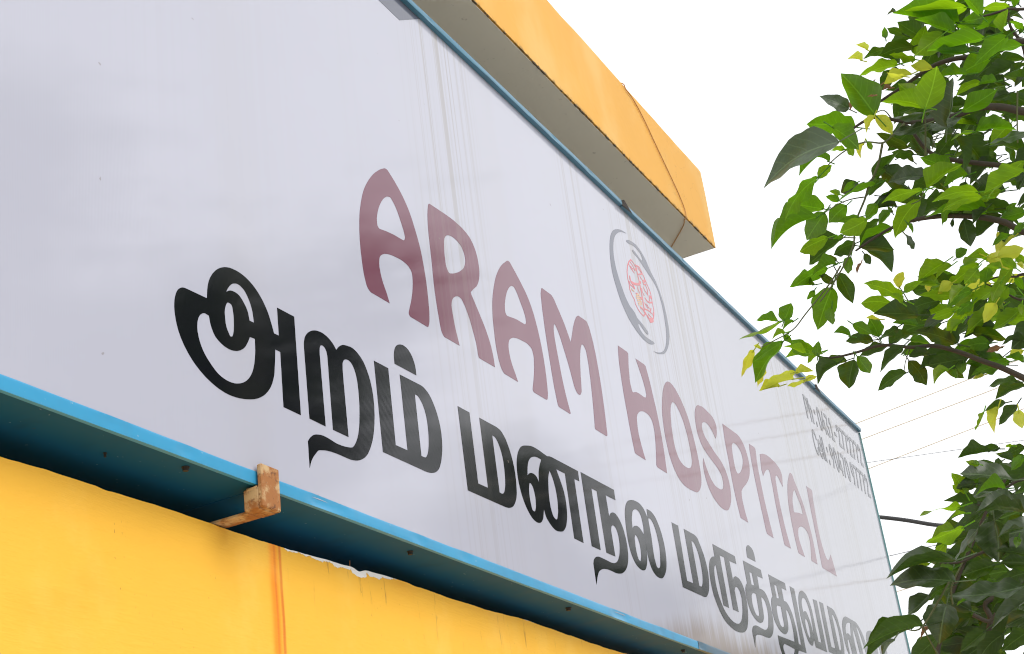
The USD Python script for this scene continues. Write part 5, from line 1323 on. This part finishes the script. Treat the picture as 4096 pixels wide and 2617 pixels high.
def leaf_mesh(P, Q, n, w):
    """an ovate leaflet with a drawn-out tip: folded along its midrib, its margin waved and its tip drooping"""
    P, Q, n = map(np.asarray, (P, Q, n)); L = np.linalg.norm(Q - P); ax = (Q - P) / L; n = n - ax * (n @ ax); n = n / np.linalg.norm(n); lat = np.cross(n, ax)
    U = np.array([0, .03, .08, .15, .23, .31, .39, .47, .55, .63, .71, .78, .85, .91, .96, 1.0])
    H = np.array([.04, .30, .55, .76, .90, .98, 1.0, .98, .92, .83, .71, .57, .40, .23, .10, .0]) if lr.random() < .6 else np.array([.04, .22, .44, .66, .82, .93, .99, 1.0, .97, .90, .79, .64, .45, .26, .11, .0])
    S = np.array([-1, -.55, 0, .55, 1]); fold = lr.uniform(.0, .75); roll = lr.choice((0, lr.uniform(-.5, .5), lr.uniform(-1.2, 1.2))); cup = lr.uniform(-1.2, 1.6); curl = lr.uniform(-.08, .42); wa, wf, ph = lr.uniform(.015, .06), lr.uniform(8, 17), lr.uniform(0, 6.3); sk = lr.uniform(-.06, .06); sag = lr.uniform(-.03, .08)
    V, T, F = [], [], []
    for u, h in zip(U, H):
        for s in S:
            e = 1 + (.065 * math.sin(u * wf * 1.3 + ph + (1.5 if s > 0 else 0)) if abs(s) == 1 else 0)
            y = s * h * w / 2 * e; q = abs(s) * h
            V.append(P + ax * L * u + lat * (y * (1 - .22 * fold) + sk * L * math.sin(u * 3.0)) + n * (fold * abs(y) + roll * y * u + cup * (y * y) / w - curl * L * u * u + sag * L * math.sin(u * 3.1416) + wa * L * q * math.sin(u * wf + ph + (2.2 if s > 0 else 0)))); T.append((u, .5 + s * h / 2))
    for i in range(len(U) - 1):
        for j in range(4):
            a = i * 5 + j; F += [[a, a + 1, a + 6], [a, a + 6, a + 5]]
    k = len(V); r = 0.0014
    for d in (lat * r, -lat * r * .5 + n * r, -lat * r * .5 - n * r): V += [P + d + ax * .006, P - ax * L * .30 + d + n * .06 * L]; T += [(0, .5), (0, .5)]
    for j in range(3): a, b = k + 2 * j, k + 2 * ((j + 1) % 3); F += [[a, b, b + 1], [a, b + 1, a + 1]]
    return np.array(V), np.array(F), np.array(T)

def grow(name, base, label, rows, branches, trunk, keep):
    t = thing(name, base, label, 'tree')
    part(t, 'trunk', tube(trunk[0], trunk[1], trunk[2], 10), BARK, True, base=base)
    for pts_, a, b in branches: part(t, 'branch', tube(np.array(pts_) / 1000, a / 1000, b / 1000, 6), BARK if a > 3.4 else TWIG, True, base=base)
    rest = []
    for i, row in enumerate(rows.strip().split('\n')):
        *q, tone = row.split(); q = list(map(float, q)); V, F, T = leaf_mesh(np.array(q[:3]) / 1000, np.array(q[3:6]) / 1000, np.array(q[6:9]), q[9] / 1000)
        if i < keep: part(t, 'leaf', (V, F), LEAF[tone], True, uv=T, base=base)
        else: rest.append((V, F, T))
    if rest:
        k = np.cumsum([0] + [len(r[0]) for r in rest]); part(t, 'foliage', (np.vstack([r[0] for r in rest]), np.vstack([r[1] + o for r, o in zip(rest, k)])), LEAF['d'], True, kind='stuff', uv=np.vstack([r[2] for r in rest]), base=base)
    return t
grow('street_tree', (4.6, -3.9, 0.0), 'leafy tree with light and dark green drooping branches in front of the sign corner', UPPER_LEAVES, UPPER_BRANCHES, ([(4.6, -3.9, 0), (4.5, -3.8, 1.5), (4.2, -3.45, 2.7), (3.7, -3.0, 3.4), (3.3, -2.7, 4.2), (3.0, -2.6, 5.2)], 0.11, 0.02), 300)
grow('young_tree', (3.4, -3.3, 0.0), 'dark green young tree with big glossy leaves at the lower right', LOWER_LEAVES, LOWER_BRANCHES, ([(3.4, -3.3, 0), (3.3, -3.1, 0.8), (3.1, -2.8, 1.6), (2.95, -2.62, 2.05)], 0.05, 0.015), 300)

# ------------------------------------------------------------------ the street, out of the frame but lighting and mirrored in the glossy board
EARTH = plain('dry_earth', (0.30, 0.275, 0.23), 0.95, 0.25, 0.7, 0.3, bscale=9.0)
ASPH = plain('asphalt', (0.055, 0.054, 0.052), 0.9, 0.2, 2.0, 0.3)
PAVE = plain('pavement_concrete', (0.60, 0.58, 0.54), 0.9, 0.15, 2.0, 0.2)
tag(part(None, 'ground', bx(-300, 300, -300, 300, -0.3, -0.004), EARTH), kind='structure')
tag(part(None, 'road', bx(-300, 300, -9.6, -5.0, -0.003, 0.0), ASPH), kind='structure')
tag(part(None, 'pavement', chamfer(-60, 60, -4.99, 0.16, -0.2, 0.13, 0.02), PAVE), kind='structure')
fr = np.random.default_rng(8)
for i, (tx, ty, hgt, rad) in enumerate([(13.2, -12.2, 15.4, 4.2), (20.5, -12.6, 16.0, 4.1), (31.6, -12.2, 16.2, 2.7), (40.5, -12.8, 14.0, 3.1), (48.5, -12.4, 11.5, 3.4)]):
    t = thing('roadside_tree', (tx, ty, 0), 'roadside tree across the road, seen only mirrored in the glossy sign', 'tree', 'trees mirrored in the sign')
    part(t, 'trunk', tube([(tx, ty, 0), (tx + .1, ty, 2), (tx - .1, ty + .1, 4), (tx, ty, hgt * .7)], 0.26, 0.07, 9), BARK, True, base=(tx, ty, 0))
    n = 9000; cl = fr.normal(0, 1, (16, 3)); cl /= np.linalg.norm(cl, axis=1)[:, None]; cl *= fr.uniform(.45, 1.0, (16, 1))
    c = cl[fr.integers(0, 16, n)] * rad * (1, 1, 1.05) + fr.normal(0, rad * .16, (n, 3)) + (tx, ty, hgt * .68)
    a = fr.normal(0, 1, (n, 3)); a /= np.linalg.norm(a, axis=1)[:, None]; b = np.cross(a, fr.normal(0, 1, (n, 3))); b /= np.linalg.norm(b, axis=1)[:, None]
    V = np.stack([c - a * .17, c + b * .12, c + a * .17, c - b * .12], 1).reshape(-1, 3); k = np.arange(n)[:, None] * 4
    part(t, 'crown', (V, np.vstack([k + [0, 1, 2], k + [0, 2, 3]])), LEAF['d'], base=(tx, ty, 0), uv=np.tile([[0, .5], [.5, .9], [1, .5], [.5, .1]], (n, 1)))
